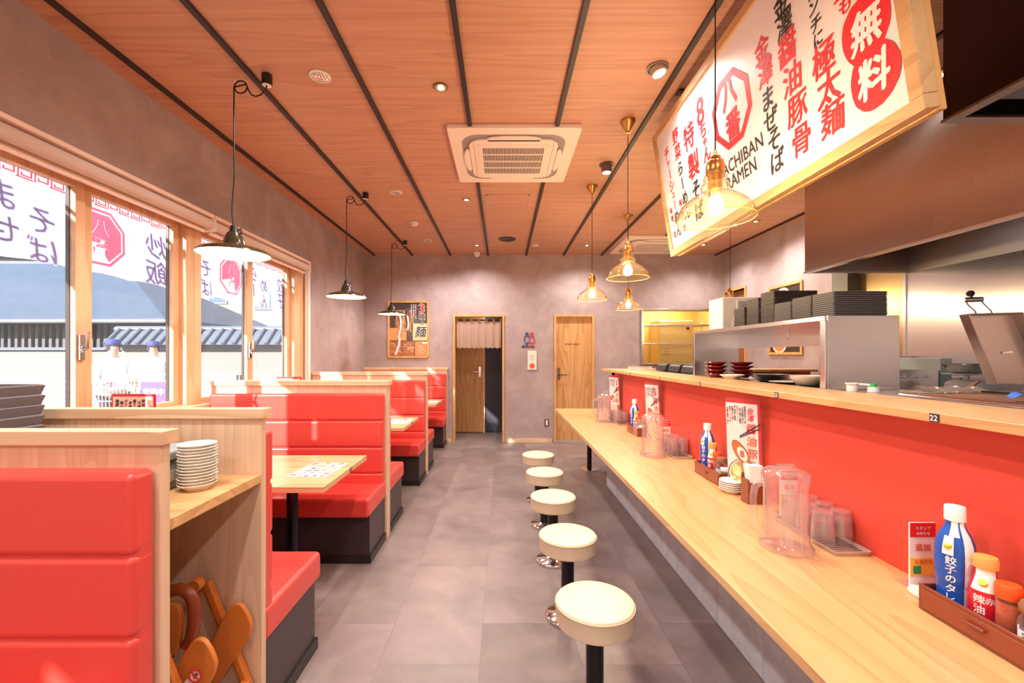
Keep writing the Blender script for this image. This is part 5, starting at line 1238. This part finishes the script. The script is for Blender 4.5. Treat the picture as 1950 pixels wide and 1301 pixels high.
# ramen menu cards
def menucard(xa, ya, xb, yb, z1, where):
    t = thing('menu_card', 'tall ramen menu card in a clear stand '+where, 'menu', ((xa+xb)/2, (ya+yb)/2, ZT), group='tall ramen menu cards')
    A = Vector((xa, ya, ZT+.004)); B = Vector((xb, yb, ZT+.004)); u = (B-A).normalized(); Wd = (B-A).length
    w = Vector((u.y, -u.x, 0));  w = w if w.x < 0 else -w
    v = (Vector((0, 0, 1))+w*.06).normalized(); Hh = z1-ZT; n_ = w
    o = A
    MB().add([o-u*.004-n_*.004, o+u*(Wd+.004)-n_*.004, o+u*(Wd+.004)+v*(Hh+.008)-n_*.004, o-u*.004+v*(Hh+.008)-n_*.004, o-u*.004+n_*.003, o+u*(Wd+.004)+n_*.003, o+u*(Wd+.004)+v*(Hh+.004)+n_*.003, o-u*.004+v*(Hh+.004)+n_*.003], [(0, 1, 2, 3), (4, 5, 6, 7), (0, 1, 5, 4)]).build('clear_stand', clear('acrylic', (.98, .98, .98), .04, .03), t)
    cd_ = MB().prism([(0, 0), (Wd, 0), (Wd, Hh), (0, Hh)], o-n_*.001, u, v, n_*.002, 0).build('card', mat('menu_red_border', S(216, 40, 52), .45), t)
    f = o+n_*.0016
    MB().poly([(.0, .0), (Wd-.012, 0), (Wd-.012, Hh-.018), (0, Hh-.018)], f, u, v).build('white_field', PAPER, cd_)
    f = o+n_*.0024; mb = MB()
    mb.col('金澤', f, u, v, Wd-.045, Hh-.035, .034, 0, bold=.02); mb.col('醤油豚骨', f, u, v, Wd-.043, Hh-.112, .05, 0, pitch=1.2, bold=.025)
    mb.col('本気のラーメン', f, u, v, .0575, Hh-.03, .0115, 0); mb.col('濃厚スープ仕立て', f, u, v, .0205, Hh-.035, .0105, 0)
    mb.build('red_lettering', REDINK, cd_, smooth=False)
    mb = MB()
    for i, (bd, l) in enumerate((('創業昭和四十二年', .094), ('元祖老舗の味わい', .082), ('香り豊かな醤油', .07), ('炙り豚肉と野菜', .045), ('淡麗なのに深い', .033), ('北陸の魂を一杯に', .008))):
        mb.col(bd, f, u, v, l, Hh-.03-(i % 3)*.006, .0105, 0, bold=.03)
    mb.build('black_lettering', INK, cd_, smooth=False)
    f = o+n_*.0026; mb = MB()
    def ell(cx_, cy_, rx, ry, rot, m_, g=None):
        P = [(cx_+rx*math.cos(a)*math.cos(rot)-ry*math.sin(a)*math.sin(rot), cy_+rx*math.cos(a)*math.sin(rot)+ry*math.sin(a)*math.cos(rot)) for a in [2*PI*i/28 for i in range(28)]]
        P = [(min(max(a, .002), Wd-.004), max(b, .004)) for a, b in P]
        mb.poly(P, g or f, u, v, m_)
    ell(Wd*.5, .075, Wd*.5, .085, 0, 0, o+n_*.0022); ell(Wd*.5, .08, Wd*.46, .077, 0, 5, o+n_*.0026)
    ell(Wd*.5, .082, Wd*.42, .07, 0, 1, o+n_*.003)
    ell(Wd*.28, .1, .022, .03, .3, 4, o+n_*.0034); ell(Wd*.42, .19, .066, .03, -1.0, 0, o+n_*.0033); ell(Wd*.42, .19, .063, .0275, -1.0, 2, o+n_*.0037)
    ell(Wd*.46, .185, .036, .021, -1.1, 5, o+n_*.004); ell(Wd*.66, .1, .06, .028, -1.15, 0, o+n_*.0037); ell(Wd*.66, .1, .057, .0255, -1.15, 6, o+n_*.0041)
    for i in range(9): mb.add([o+n_*.0034+u*(Wd*.62+i*.004)+v*(.15), o+n_*.0034+u*(Wd*.625+i*.004)+v*.15, o+n_*.0034+u*(Wd*.625+i*.004)+v*.28, o+n_*.0034+u*(Wd*.62+i*.004)+v*.27], [(0, 1, 2, 3)], 3 if i % 2 else 1)
    for q in (0, .02): mb.add([o+n_*.0044+u*(Wd*.4)+v*(.262+q*.3), o+n_*.0044+u*(Wd)+v*(.318+q), o+n_*.0044+u*(Wd)+v*(.324+q), o+n_*.0044+u*(Wd*.4)+v*(.267+q*.3)], [(0, 1, 2, 3)], 0)
    for (a, b) in ((.03, .06), (.06, .05), (.1, .04), (.14, .05), (.04, .12)): ell(a, b, .012, .008, a*9, 4, o+n_*.0045)
    mb.build('ramen_drawing', [INK, mat('noodle_yellow', S(236, 200, 130), .5), mat('egg_brown', S(206, 112, 56), .5), T4, mat('leek_green', S(190, 214, 150), .5), CERAMIC, mat('pork_pink', S(240, 190, 160), .5)], cd_, smooth=False)
    MB().text('8', o+n_*.0048+u*(Wd*.46)+v*.185, u, v, .045, 0, .03, 0, 'c', 1, .1).build('printed_eight', REDINK, cd_, smooth=False)
    return t
menucard(1.135, 2.17, 1.222, 2.03, 1.17, 'beside the white saucers')
menucard(1.16, 3.46, 1.222, 3.32, 1.17, 'above the middle pitcher')
menucard(1.165, 4.63, 1.222, 4.46, 1.17, 'at the far end of the red panel')
# saucers by the tray
stack(saucer_mb(.056, .02), 'saucer', CERAMIC, 5, 1.118, 2.112, ZT, .0095, 'white saucer, %s the five by the condiment box', 'saucer', 'saucers on the counter', .001)
# napkin holders
def napkins(x, y, where):
    t = thing('napkin_holder', 'brown napkin holder full of white napkins '+where, 'napkin holder', (x, y, ZT), group='napkin holders')
    MB().box(x-.04, x+.04, y-.03, y-.026, ZT, ZT+.095).box(x-.04, x+.04, y+.026, y+.03, ZT, ZT+.13).box(x-.04, x+.04, y-.026, y+.026, ZT, ZT+.006).box(x-.042, x-.036, y-.03, y+.03, ZT, ZT+.11).build('holder', LAC, t, bevel=.002)
    MB().obox((x+.004, y, ZT+.088), (.032, 0, 0), (0, .022, 0), (-.006, 0, .082)).build('napkins', PAPER, t, bevel=.003)
    return t
napkins(1.14, 1.965, 'behind the largest pitcher'); napkins(1.15, 4.46, 'next to the pitcher near the staff door')
# small promo cards
def promo(x, y, where, l1, l2):
    t = thing('promo_card', 'small white promotional card with red heading '+where, 'card', (x, y, ZT), group='small promotional cards')
    MB().box(x-.036, x+.036, y-.002, y+.002, ZT, ZT+.19).build('card', PAPER, t)
    MB().box(x-.036, x+.036, y-.0035, y-.0022, ZT+.15, ZT+.19).build('red_heading', REDINK, t)
    MB().box(x-.036, x+.036, y-.0035, y-.0022, ZT+.04, ZT+.09).build('yellow_band', mat('promo_yellow', S(252, 206, 90), .5), t)
    MB().box(x-.028, x-.006, y-.0045, y-.0035, ZT+.045, ZT+.068).build('green_icon', mat('promo_green', S(40, 150, 90), .5), t, bevel=.002)
    MB().box(x-.05+.014, x+.036, y, y+.05, ZT, ZT+.003).build('foot', GL, t)
    MB().text(l1, (x, y-.0042, ZT+.175), (1, 0, 0), (0, 0, 1), .011, bold=.04).text(l2, (x, y-.0042, ZT+.16), (1, 0, 0), (0, 0, 1), .01, bold=.04).build('white_lettering', CAPW, t, smooth=False)
    MB().text('お友だち', (x, y-.0048, ZT+.08), (1, 0, 0), (0, 0, 1), .013, bold=.04).text('追加', (x, y-.003, ZT+.12), (1, 0, 0), (0, 0, 1), .022, bold=.04).build('orange_lettering', mat('orange_ink', S(236, 100, 40), .5), t, smooth=False)
    return t
promo(1.196, 1.235, 'behind the blue sauce bottle under number plate 22', 'スタンプ', 'お知らせ')
promo(1.19, 1.8, 'behind the largest pitcher', 'ご利用方法', 'お知らせ'); promo(1.19, 3.16, 'behind the middle pitcher', 'ご利用方法', 'お知らせ')
t = thing('call_button', 'white oval call button with red top by the condiment box', 'call button', (1.17, 1.2, ZT))
MB().lathe([(0, 0), (.038, 0), (.04, .004), (.036, .014), (.02, .02), (0, .021)], (1.17, 1.195, ZT), 32, sx=.8, sy=1.15).build('body', OFFWHITE, t)
MB().lathe([(.018, .0195), (.012, .023), (0, .024)], (1.172, 1.195, ZT), 24).build('red_button', REDINK, t)
# upright menus on the booth tables
def tablemenu(x, y, label):
    t = thing('table_menu_stand', label, 'menu', (x, y, .7205), group='menu stands on the booth tables')
    MB().box(x-.115, x+.115, y-.003, y+.003, .722, 1.185).build('card', mat('menu_red', S(206, 44, 50), .45), t)
    f = MB().box(x-.105, x+.105, y-.005, y-.003, .735, 1.17).build('printed_field', mat('menu_peach', S(250, 210, 180), .5), t)
    mb = MB(); o = Vector((x-.115, y-.006, .722))
    mb.col('金澤醤油豚骨', o, (1, 0, 0), (0, 0, 1), .2, .435, .03, 0, bold=.05); mb.build('red_lettering', REDINK, f, smooth=False)
    mb = MB()
    for i, bd in enumerate(('昭和四十二年', '元祖老舗', '香り豊かな', '本気の一杯', 'ガツン旨い', '魂の味噌', '濃厚スープ')): mb.col(bd, o, (1, 0, 0), (0, 0, 1), .17-i*.023, .435-(i % 2)*.008, .02, 0, bold=.05)
    mb.build('black_lettering', INK, f, smooth=False)
    MB().box(x-.1, x+.1, y-.03, y+.05, .7205, .7225).build('foot', GL, t)
tablemenu(-1.93, 2.27, 'red and peach menu stand on the nearest table by the window')
tablemenu(-1.99, 4.05, 'red-topped menu stand on the second table by the window')

# ================================================================ outside the windows
st(MB().box(-40, -2.425, -25, 45, -.25, -.1), 'ground', mat('parking_concrete', S(104, 104, 102), .8, noise=.04, nscale=1))
NOR = cloth('noren_fabric', S(238, 238, 246), .5, .06); NB = cloth('noren_blue', S(222, 222, 244), .8); NR = cloth('noren_red', S(242, 120, 150), .75); NW = mat('noren_white_print', S(250, 246, 250), .8)
XN = -2.7
rodt = thing('banner_rod', 'pale horizontal rod holding the street banners outside the windows', 'rod', (XN, 3.6, 2.49))
MB().cyl((XN+.02, -1.5, 2.5), (XN+.02, 5.75, 2.5), .012).build('rod', mat('rod_grey', S(190, 190, 196), .5), rodt)
mb = MB()
for y in (-1.4, 1.0, 3.4, 5.7): mb.box(-2.72, -2.42, y-.01, y+.01, 2.52, 2.535)
mb.build('bracket', CHROME, rodt)
_EM = []
def emblem2d():
    """solid octagon with the two characters left open"""
    if not _EM:
        c = bpy.data.curves.new('em', 'FONT'); c.body = '八\n番'; c.size = .135; c.space_line = .98; c.resolution_u = 2; c.align_x = 'CENTER'; c.offset = .0035
        o = bpy.data.objects.new('em', c); COL.objects.link(o)
        bpy.context.view_layer.objects.active = o; o.select_set(True); bpy.ops.object.convert(target='CURVE'); o = bpy.context.object
        ys = [p.co.y for sp in o.data.splines for p in sp.bezier_points]; my = (min(ys)+max(ys))/2
        for sp in o.data.splines:
            for p in sp.bezier_points: p.co.y -= my; p.handle_left.y -= my; p.handle_right.y -= my
        sp = o.data.splines.new('POLY'); sp.points.add(7); sp.use_cyclic_u = True
        for i in range(8): sp.points[i].co = (.155*math.cos(R(22.5+45*i)), .165*math.sin(R(22.5+45*i)), 0, 1)
        o.data.dimensions = '2D'; o.data.fill_mode = 'BOTH'
        me = bpy.data.meshes.new_from_object(o.evaluated_get(bpy.context.evaluated_depsgraph_get()))
        _EM.append(([(p.co.x, p.co.y) for p in me.vertices], [list(p.vertices) for p in me.polygons]))
        bpy.data.objects.remove(o); bpy.data.meshes.remove(me)
    return _EM[0]
def banner(y0, y1, kind, label, seed, up=0):
    t = thing('street_banner', label, 'banner', (XN, (y0+y1)/2, 1.92), group='white banners hanging outside the windows')
    W_ = y1-y0
    def fn(u, v): return (XN+.012*math.sin(u*6+seed)*v, y0+W_*u, 2.47-v*(.54+.012*math.sin(u*5+seed)))
    MB().grid(fn, 14, 8).build('cloth', NOR, t)
    mb = MB()
    for y in (y0+.03, y1-.05): mb.box(XN-.002, XN+.034, y, y+.02, 2.45, 2.515)
    mb.build('loop', NOR, t)
    x_ = 0.0015  # the dye shows through the cloth, so the writing reads mirrored from inside
    def wave(mb):
        for p in mb.v:
            u_ = (p.y-y0)/W_; v_ = (2.47-p.z)/.54; p.x += XN+.012*math.sin(u_*6+seed)*v_
        return mb
    mb = MB(); n = max(1, int(W_/.077)); s = W_/n; z0 = 2.385; q = .008
    for i in range(n):
        a = y0+i*s; h = .055
        mb.box(x_-.001, x_, a, a+s, z0+h-q, z0+h) if i % 2 else mb.box(x_-.001, x_, a, a+s, z0, z0+q)
        b0, b1 = a+.006, a+s-.006
        mb.box(x_-.0011, x_, b0, b0+q, z0, z0+h).box(x_-.0011, x_, b0, b1, z0+h-q, z0+h).box(x_-.0011, x_, b1-q, b1, z0+.014, z0+h).box(x_-.0011, x_, b0+.018, b1, z0+.014, z0+.014+q).box(x_-.0011, x_, b0+.018, b0+.018+q, z0+.014, z0+.034)
    wave(mb).build('key_pattern_border', NR, t)
    o = Vector((x_-.002, y0, 1.93)); u = (0, 1, 0)
    # mirrored writing: readable from the street, whose reader's right hand is towards -Y
    uu = Vector((0, -1, 0)); oo = Vector((x_+.001, y1, 1.93)); mb = MB()
    if kind == 'mark':
        oc = [(math.cos(R(22.5+45*i)), math.sin(R(22.5+45*i))) for i in range(8)]; cu_, cv_ = W_/2, .25
        for i in range(8):
            j = (i+1) % 8; mb.poly([(cu_+.19*oc[i][0], cv_+.2*oc[i][1]), (cu_+.19*oc[j][0], cv_+.2*oc[j][1]), (cu_+.17*oc[j][0], cv_+.18*oc[j][1]), (cu_+.17*oc[i][0], cv_+.18*oc[i][1])], oo, uu, (0, 0, 1))
        ev, ef = emblem2d(); k_ = len(mb.v); mb.add([oo+uu*(cu_+a)+Vector((0, 0, cv_+b)) for a, b in ev], ef)
        wave(mb).build('emblem', NR, t, smooth=False)
    else:
        for (body, ux, zt, sz) in kind: mb.col(body, oo, uu, (0, 0, 1), ux, zt, sz, 0, pitch=1.0, bold=.045, shear=.1, jit=.1)
        wave(mb).build('lettering', NB, t, smooth=False)
    if up: t.scale.z = 1-up/.56; t.location.z = 1.93+up
    return t
noo = ((('まぜ', .34, .42, .18), ('そば', .13, .33, .17)))
banner(2.225, 2.675, noo, 'white banner with mixed-noodle lettering at the left window edge', 1)
banner(2.695, 3.135, 'mark', 'white banner with the red octagon emblem beside the fried rice banner', 2)
banner(3.145, 3.6, (('炒飯', .22, .4, .2),), 'white banner lettered fried rice between the two octagon emblems', 3)
banner(3.62, 4.07, noo, 'white banner with mixed-noodle lettering behind the black pendant lamp', 4)
banner(4.085, 4.55, 'mark', 'white banner with the red octagon emblem right of the pendant lamp', 5)
banner(4.57, 5.03, (('らー', .34, .42, .17), ('めん', .12, .33, .17)), 'white banner with ramen lettering before the last one', 6)
banner(5.045, 5.5, (('餃子', .22, .4, .19),), 'white banner lettered dumplings, the last one along the window', 7)
banner(1.75, 2.205, 'mark', 'white banner with octagon emblem outside the frame edge', 8, .17)  # out of view; hem raised to shift its shadow edge
banner(1.27, 1.73, (('餃子', .22, .4, .19),), 'unseen banner lettered dumplings by the nearest blind, added for its shadow', 9, .17)  # out of view; these banners are added for the shadow edge on the bench
banner(.8, 1.25, noo, 'unseen mixed-noodle banner by the nearest blind, added for its shadow', 10, .17)
banner(.33, .78, 'mark', 'unseen octagon emblem banner at the far left outside, added for its shadow', 11, .17)
# fence
FEN = mat('fence_white', S(236, 240, 246), .5)
t = thing('mesh_fence', 'low white mesh fence running behind the parking space', 'fence', (-6.5, 6.0, -.1))
mb = MB()
for z in (1.125, 1.03, .93, .84, .75, .66, .5, .3, .1): mb.box(-10, -3.2, 6.0, 6.012, z-.007, z+.007)
mb.build('rail', FEN, t)
mb = MB(); x = -10
while x < -3.2: mb.box(x, x+.006, 6.005, 6.011, -.05, 1.125); x += .05
mb.build('wire', FEN, t)
for x in (-10, -8, -6, -4, -3.2): MB().box(x-.025, x+.025, 6.015, 6.065, -.1, 1.16).build('post', FEN, t)
YW = mat('garden_wall', S(122, 122, 120), .8); TIL = mat('roof_tile_grey', S(88, 98, 112), .5, noise=.15, nscale=30); DKW = mat('dark_timber', S(40, 42, 52), .6); PALE = mat('pale_render', S(150, 144, 134), .8)
t = thing('garden_wall', 'long plain white wall with thin tile coping behind the fence', 'wall', (-12, 9.5, -.1))
MB().box(-20, -7.9, 9.5, 9.7, -.1, 1.5).build('panel', YW, t)
MB().box(-20, -7.9, 9.42, 9.78, 1.5, 1.56).build('coping', TIL, t)
t = thing('roofed_wall', 'taller white wall capped by a grey tiled roof outside', 'wall', (-6, 9.0, -.1))
MB().box(-7.9, -3.0, 9.0, 9.2, -.1, 1.62).build('panel', YW, t)
mb = MB().prism([(-.42, 0), (.42, 0), (.1, .3), (-.1, .3)], (-8.0, 9.1, 1.6), (0, 1, 0), (0, 0, 1), (5.2, 0, 0))
for i in range(24):
    x = -7.95+i*.215; mb.tube([(x, 8.66, 1.62), (x, 9.0, 1.93)], .035, n=8)
mb.cyl((-8.1, 9.1, 1.93), (-2.8, 9.1, 1.93), .07)
mb.build('tiled_roof', TIL, t)
t = thing('traditional_house', 'low dark-timbered house with a wide blue-grey tiled hip roof', 'house', (-17, 15, -.1))
MB().box(-26, -12.2, 14.6, 19.6, -.1, 2.5).build('walls', DKW, t)
mb = MB()
for i in range(60): mb.box(-26+i*.23, -26+i*.23+.09, 14.52, 14.6, 1.3, 2.5)
mb.build('lattice', mat('timber_lattice', S(84, 84, 90), .6), t)
mb = MB(); e = [(-28, 13.6, 2.55), (-10.6, 13.6, 2.55), (-10.6, 20.6, 2.55), (-28, 20.6, 2.55)]; rg = [(-25, 17.1, 5.0), (-15.0, 17.1, 5.0)]
mb.add(e+rg+[(a, b, c-.14) for a, b, c in e], [(0, 1, 5, 4), (1, 2, 5), (2, 3, 4, 5), (3, 0, 4), (6, 7, 1, 0), (7, 8, 2, 1), (8, 9, 3, 2), (9, 6, 0, 3), (9, 8, 7, 6)])
mb.build('tiled_roof', mat('blue_grey_roof', S(62, 76, 96), .45, noise=.1, nscale=3), t, smooth=False)
MB().tube([(-28, 13.56, 2.45), (-10.5, 13.56, 2.45)], .06, n=8).build('gutter', mat('gutter_grey', S(120, 124, 130), .5), t)
MB().box(-20, -15, 14.45, 14.6, .4, 1.2).build('red_awning', mat('awning_red', S(150, 60, 70), .6), t)
t = thing('apartment_house', 'pale two-storey house with small dark windows behind the tiled wall', 'house', (-14, 24, -.1))
MB().box(-19.5, -7, 22, 30, -.1, 6.6).build('walls', PALE, t)
MB().box(-20, -6.6, 21.6, 30.3, 6.6, 6.9).build('roof', TIL, t)
for x, z in ((-17.5, 4.0), (-14.9, 4.0), (-12.6, 3.7), (-11.2, 3.7), (-9.3, 3.6)):
    w_ = MB().box(x, x+.95, 21.93, 22.0, z, z+1.0).build('window', mat('house_window_frame', S(190, 192, 196), .5), t)
    MB().box(x+.06, x+.89, 21.91, 21.93, z+.06, z+.94).build('pane', mat('house_window_glass', S(90, 110, 140), .2), w_)
t = thing('utility_house', 'grey clapboard house wall half hidden by the banners', 'house', (-30, 30, -.1))
MB().box(-36, -21, 27, 35, -.1, 7.5).build('walls', mat('grey_siding', S(110, 116, 124), .8), t)
MB().prism([(-.5, 0), (8.5, 0), (4, 2.2)], (-36.5, 27, 7.5), (0, 1, 0), (0, 0, 1), (16, 0, 0)).build('roof', TIL, t)
t = thing('flag_sign', 'purple flag with white lettering hung on the fence outside', 'flag', (-4.6, 5.9, .5))
MB().box(-4.98, -4.62, 5.97, 5.985, .62, 1.02).build('cloth', mat('flag_purple', S(90, 70, 150), .6), t)
MB().text('新メニュー', (-4.8, 5.965, .7), (1, 0, 0), (0, 0, 1), .06, bold=.05).text('営業中', (-4.8, 5.965, .88), (1, 0, 0), (0, 0, 1), .1, bold=.06).build('lettering', PAPER, t, smooth=False)

# ---------------------------------------------------------------- two workers outside
SKIN = mat('skin', S(222, 178, 150), .55); UNI = mat('white_uniform', S(240, 240, 244), .8); CAP = mat('navy_cap', S(50, 62, 120), .7); TRO = mat('dark_trousers', S(60, 60, 70), .8)
def skin(name, verts, edges, radii, m, parent, sub=2):
    me = bpy.data.meshes.new(name); me.from_pydata(verts, edges, []); me.materials.append(m)
    o = bpy.data.objects.new(name, me); COL.objects.link(o); o.parent = parent
    sk = o.modifiers.new('skin', 'SKIN')
    for i, r_ in enumerate(radii):
        r_ = r_ if isinstance(r_, tuple) else (r_, r_); me.skin_vertices[0].data[i].radius = r_
    me.skin_vertices[0].data[0].use_root = True
    sb = o.modifiers.new('sub', 'SUBSURF'); sb.levels = sb.render_levels = sub
    me.shade_smooth()
    return o
def person(x, y, rz, label, bend):
    t = thing('person', label, 'person', (x, y, -.1), rz, 'two workers outside the window')
    # faces local -y
    V = [(0, 0, .93), (0, 0, 1.1), (0, .005, 1.3), (0, .01, 1.41), (0, 0, 1.47), (0, -.012, 1.53), (0, -.015, 1.61), (0, -.01, 1.67)]
    E = [(0, 1), (1, 2), (2, 3), (3, 4), (4, 5), (5, 6), (6, 7)]; Rr = [(.15, .11), (.14, .1), (.165, .11), (.1, .08), .052, (.068, .078), (.077, .09), (.055, .065)]
    for s_ in (-1, 1):
        k = len(V); f_ = -.12*bend
        V += [(s_*.15, .01, 1.38), (s_*.2, .01, 1.33), (s_*.24, f_*.5, 1.1), (s_*(.2 if bend else .26), f_*2, .93 if not bend else 1.08), (s_*(.12 if bend else .27), f_*2.4, .85 if not bend else 1.1)]
        E += [(3, k), (k, k+1), (k+1, k+2), (k+2, k+3), (k+3, k+4)]; Rr += [.065, .058, .045, .034, (.03, .018)]
        h = k+4; hx, hy, hz = V[h]
        for q, (dx, ln) in enumerate(((-.018, .05), (-.006, .058), (.006, .054), (.017, .042))):
            k2 = len(V); V += [(hx+dx, hy-.01, hz-.035), (hx+dx, hy-.018, hz-.035-ln)]; E += [(h, k2), (k2, k2+1)]; Rr += [.009, .007]
        k2 = len(V); V += [(hx-s_*.03, hy-.015, hz-.01), (hx-s_*.035, hy-.02, hz-.045)]; E += [(h, k2), (k2, k2+1)]; Rr += [.01, .008]
        k = len(V); V += [(s_*.09, 0, .85), (s_*.1, -.01, .5), (s_*.1, .01, .1), (s_*.105, -.02, .04), (s_*.11, -.12, .03)]
        E += [(0, k), (k, k+1), (k+1, k+2), (k+2, k+3), (k+3, k+4)]; Rr += [.09, .062, .042, .045, .035]
    b = skin('body', V, E, Rr, SKIN, t)
    MB().lathe([(0, -.02), (.012, -.01), (.01, .01), (0, .015)], (0, -.105, 1.6), 10).build('nose', SKIN, None, origin=(0, 0, 0)).parent = t
    for s_ in (-1, 1):
        MB().lathe([(0, -.006), (.008, 0), (0, .006)], (s_*.03, -.092, 1.625), 8).build('eye', INK, None, origin=(0, 0, 0)).parent = t
        MB().lathe([(0, -.03), (.012, -.01), (.014, .01), (0, .03)], (s_*.078, 0, 1.6), 10).build('ear', SKIN, None, origin=(0, 0, 0)).parent = t
    MB().box(-.022, .022, -.098, -.09, 1.563, 1.569).build('mouth', mat('lips', S(190, 110, 100), .6), None, origin=(0, 0, 0)).parent = t
    VJ = [(0, 0, .86), (0, 0, 1.1), (0, .005, 1.3), (0, .01, 1.4), (0, .008, 1.45)]; EJ = [(0, 1), (1, 2), (2, 3), (3, 4)]; RJ = [(.18, .14), (.17, .13), (.185, .13), (.125, .1), (.07, .07)]
    for s_ in (-1, 1):
        k = len(VJ); f_ = -.12*bend
        VJ += [(s_*.15, .01, 1.385), (s_*.2, .01, 1.33), (s_*.24, f_*.5, 1.1), (s_*(.215 if bend else .258), f_*1.6, 1.0 if not bend else 1.09)]; EJ += [(3, k), (k, k+1), (k+1, k+2), (k+2, k+3)]; RJ += [.08, .074, .062, .052]
    skin('jacket', VJ, EJ, RJ, UNI, t)
    VT = [(0, 0, .93)]; ET = []; RT = [(.165, .125)]
    for s_ in (-1, 1):
        k = len(VT); VT += [(s_*.09, 0, .84), (s_*.1, -.01, .5), (s_*.1, .01, .12)]; ET += [(0, k), (k, k+1), (k+1, k+2)]; RT += [.1, .078, .065]
    skin('trousers', VT, ET, RT, TRO, t)
    MB().lathe([(.092, 1.645), (.096, 1.66), (.092, 1.7), (.07, 1.73), (0, 1.745)], (0, -.005, 0), 24, sy=1.12).prism([(-.075, -.085), (.075, -.085), (.06, -.16), (0, -.178), (-.06, -.16)], (0, 0, 1.645), (1, 0, 0), (0, 1, 0), (0, 0, .01)).build('cap', CAP, None, origin=(0, 0, 0)).parent = t
    MB().lathe([(.088, 1.56), (.093, 1.6), (.093, 1.65), (0, 1.66)], (0, .012, 0), 20, sx=.97, sy=1.0).build('hair', mat('black_hair', S(40, 34, 32), .7), None, origin=(0, 0, 0)).parent = t
    return t
person(-6.02, 6.7, R(60), 'person in a white uniform and navy cap seen from behind outside', 1)
person(-6.11, 7.6, R(35), 'person in a white uniform and navy cap facing the window', 0)
# ================================================================ unseen hood lamps added to brighten the kitchen
for (x, y) in ((3.05, 1.2), (3.05, 2.8)):
    t = thing('added_hood_light', 'unseen added lamp inside the long hood at y %s' % ('the near end' if y < 2 else 'the far end'), 'lamp', (x, y, 2.54))
    t['label'] = 'unseen added lamp inside the long hood, '+('near end' if y < 2 else 'far end')
    MB().cyl((x, y, 2.549), (x, y, 2.52), .05).build('housing', WHITE, t)
    lamp('hood_fill_lamp', 'SPOT', (x, y, 2.51), 6, (1, .97, .95), .05, t, 160)
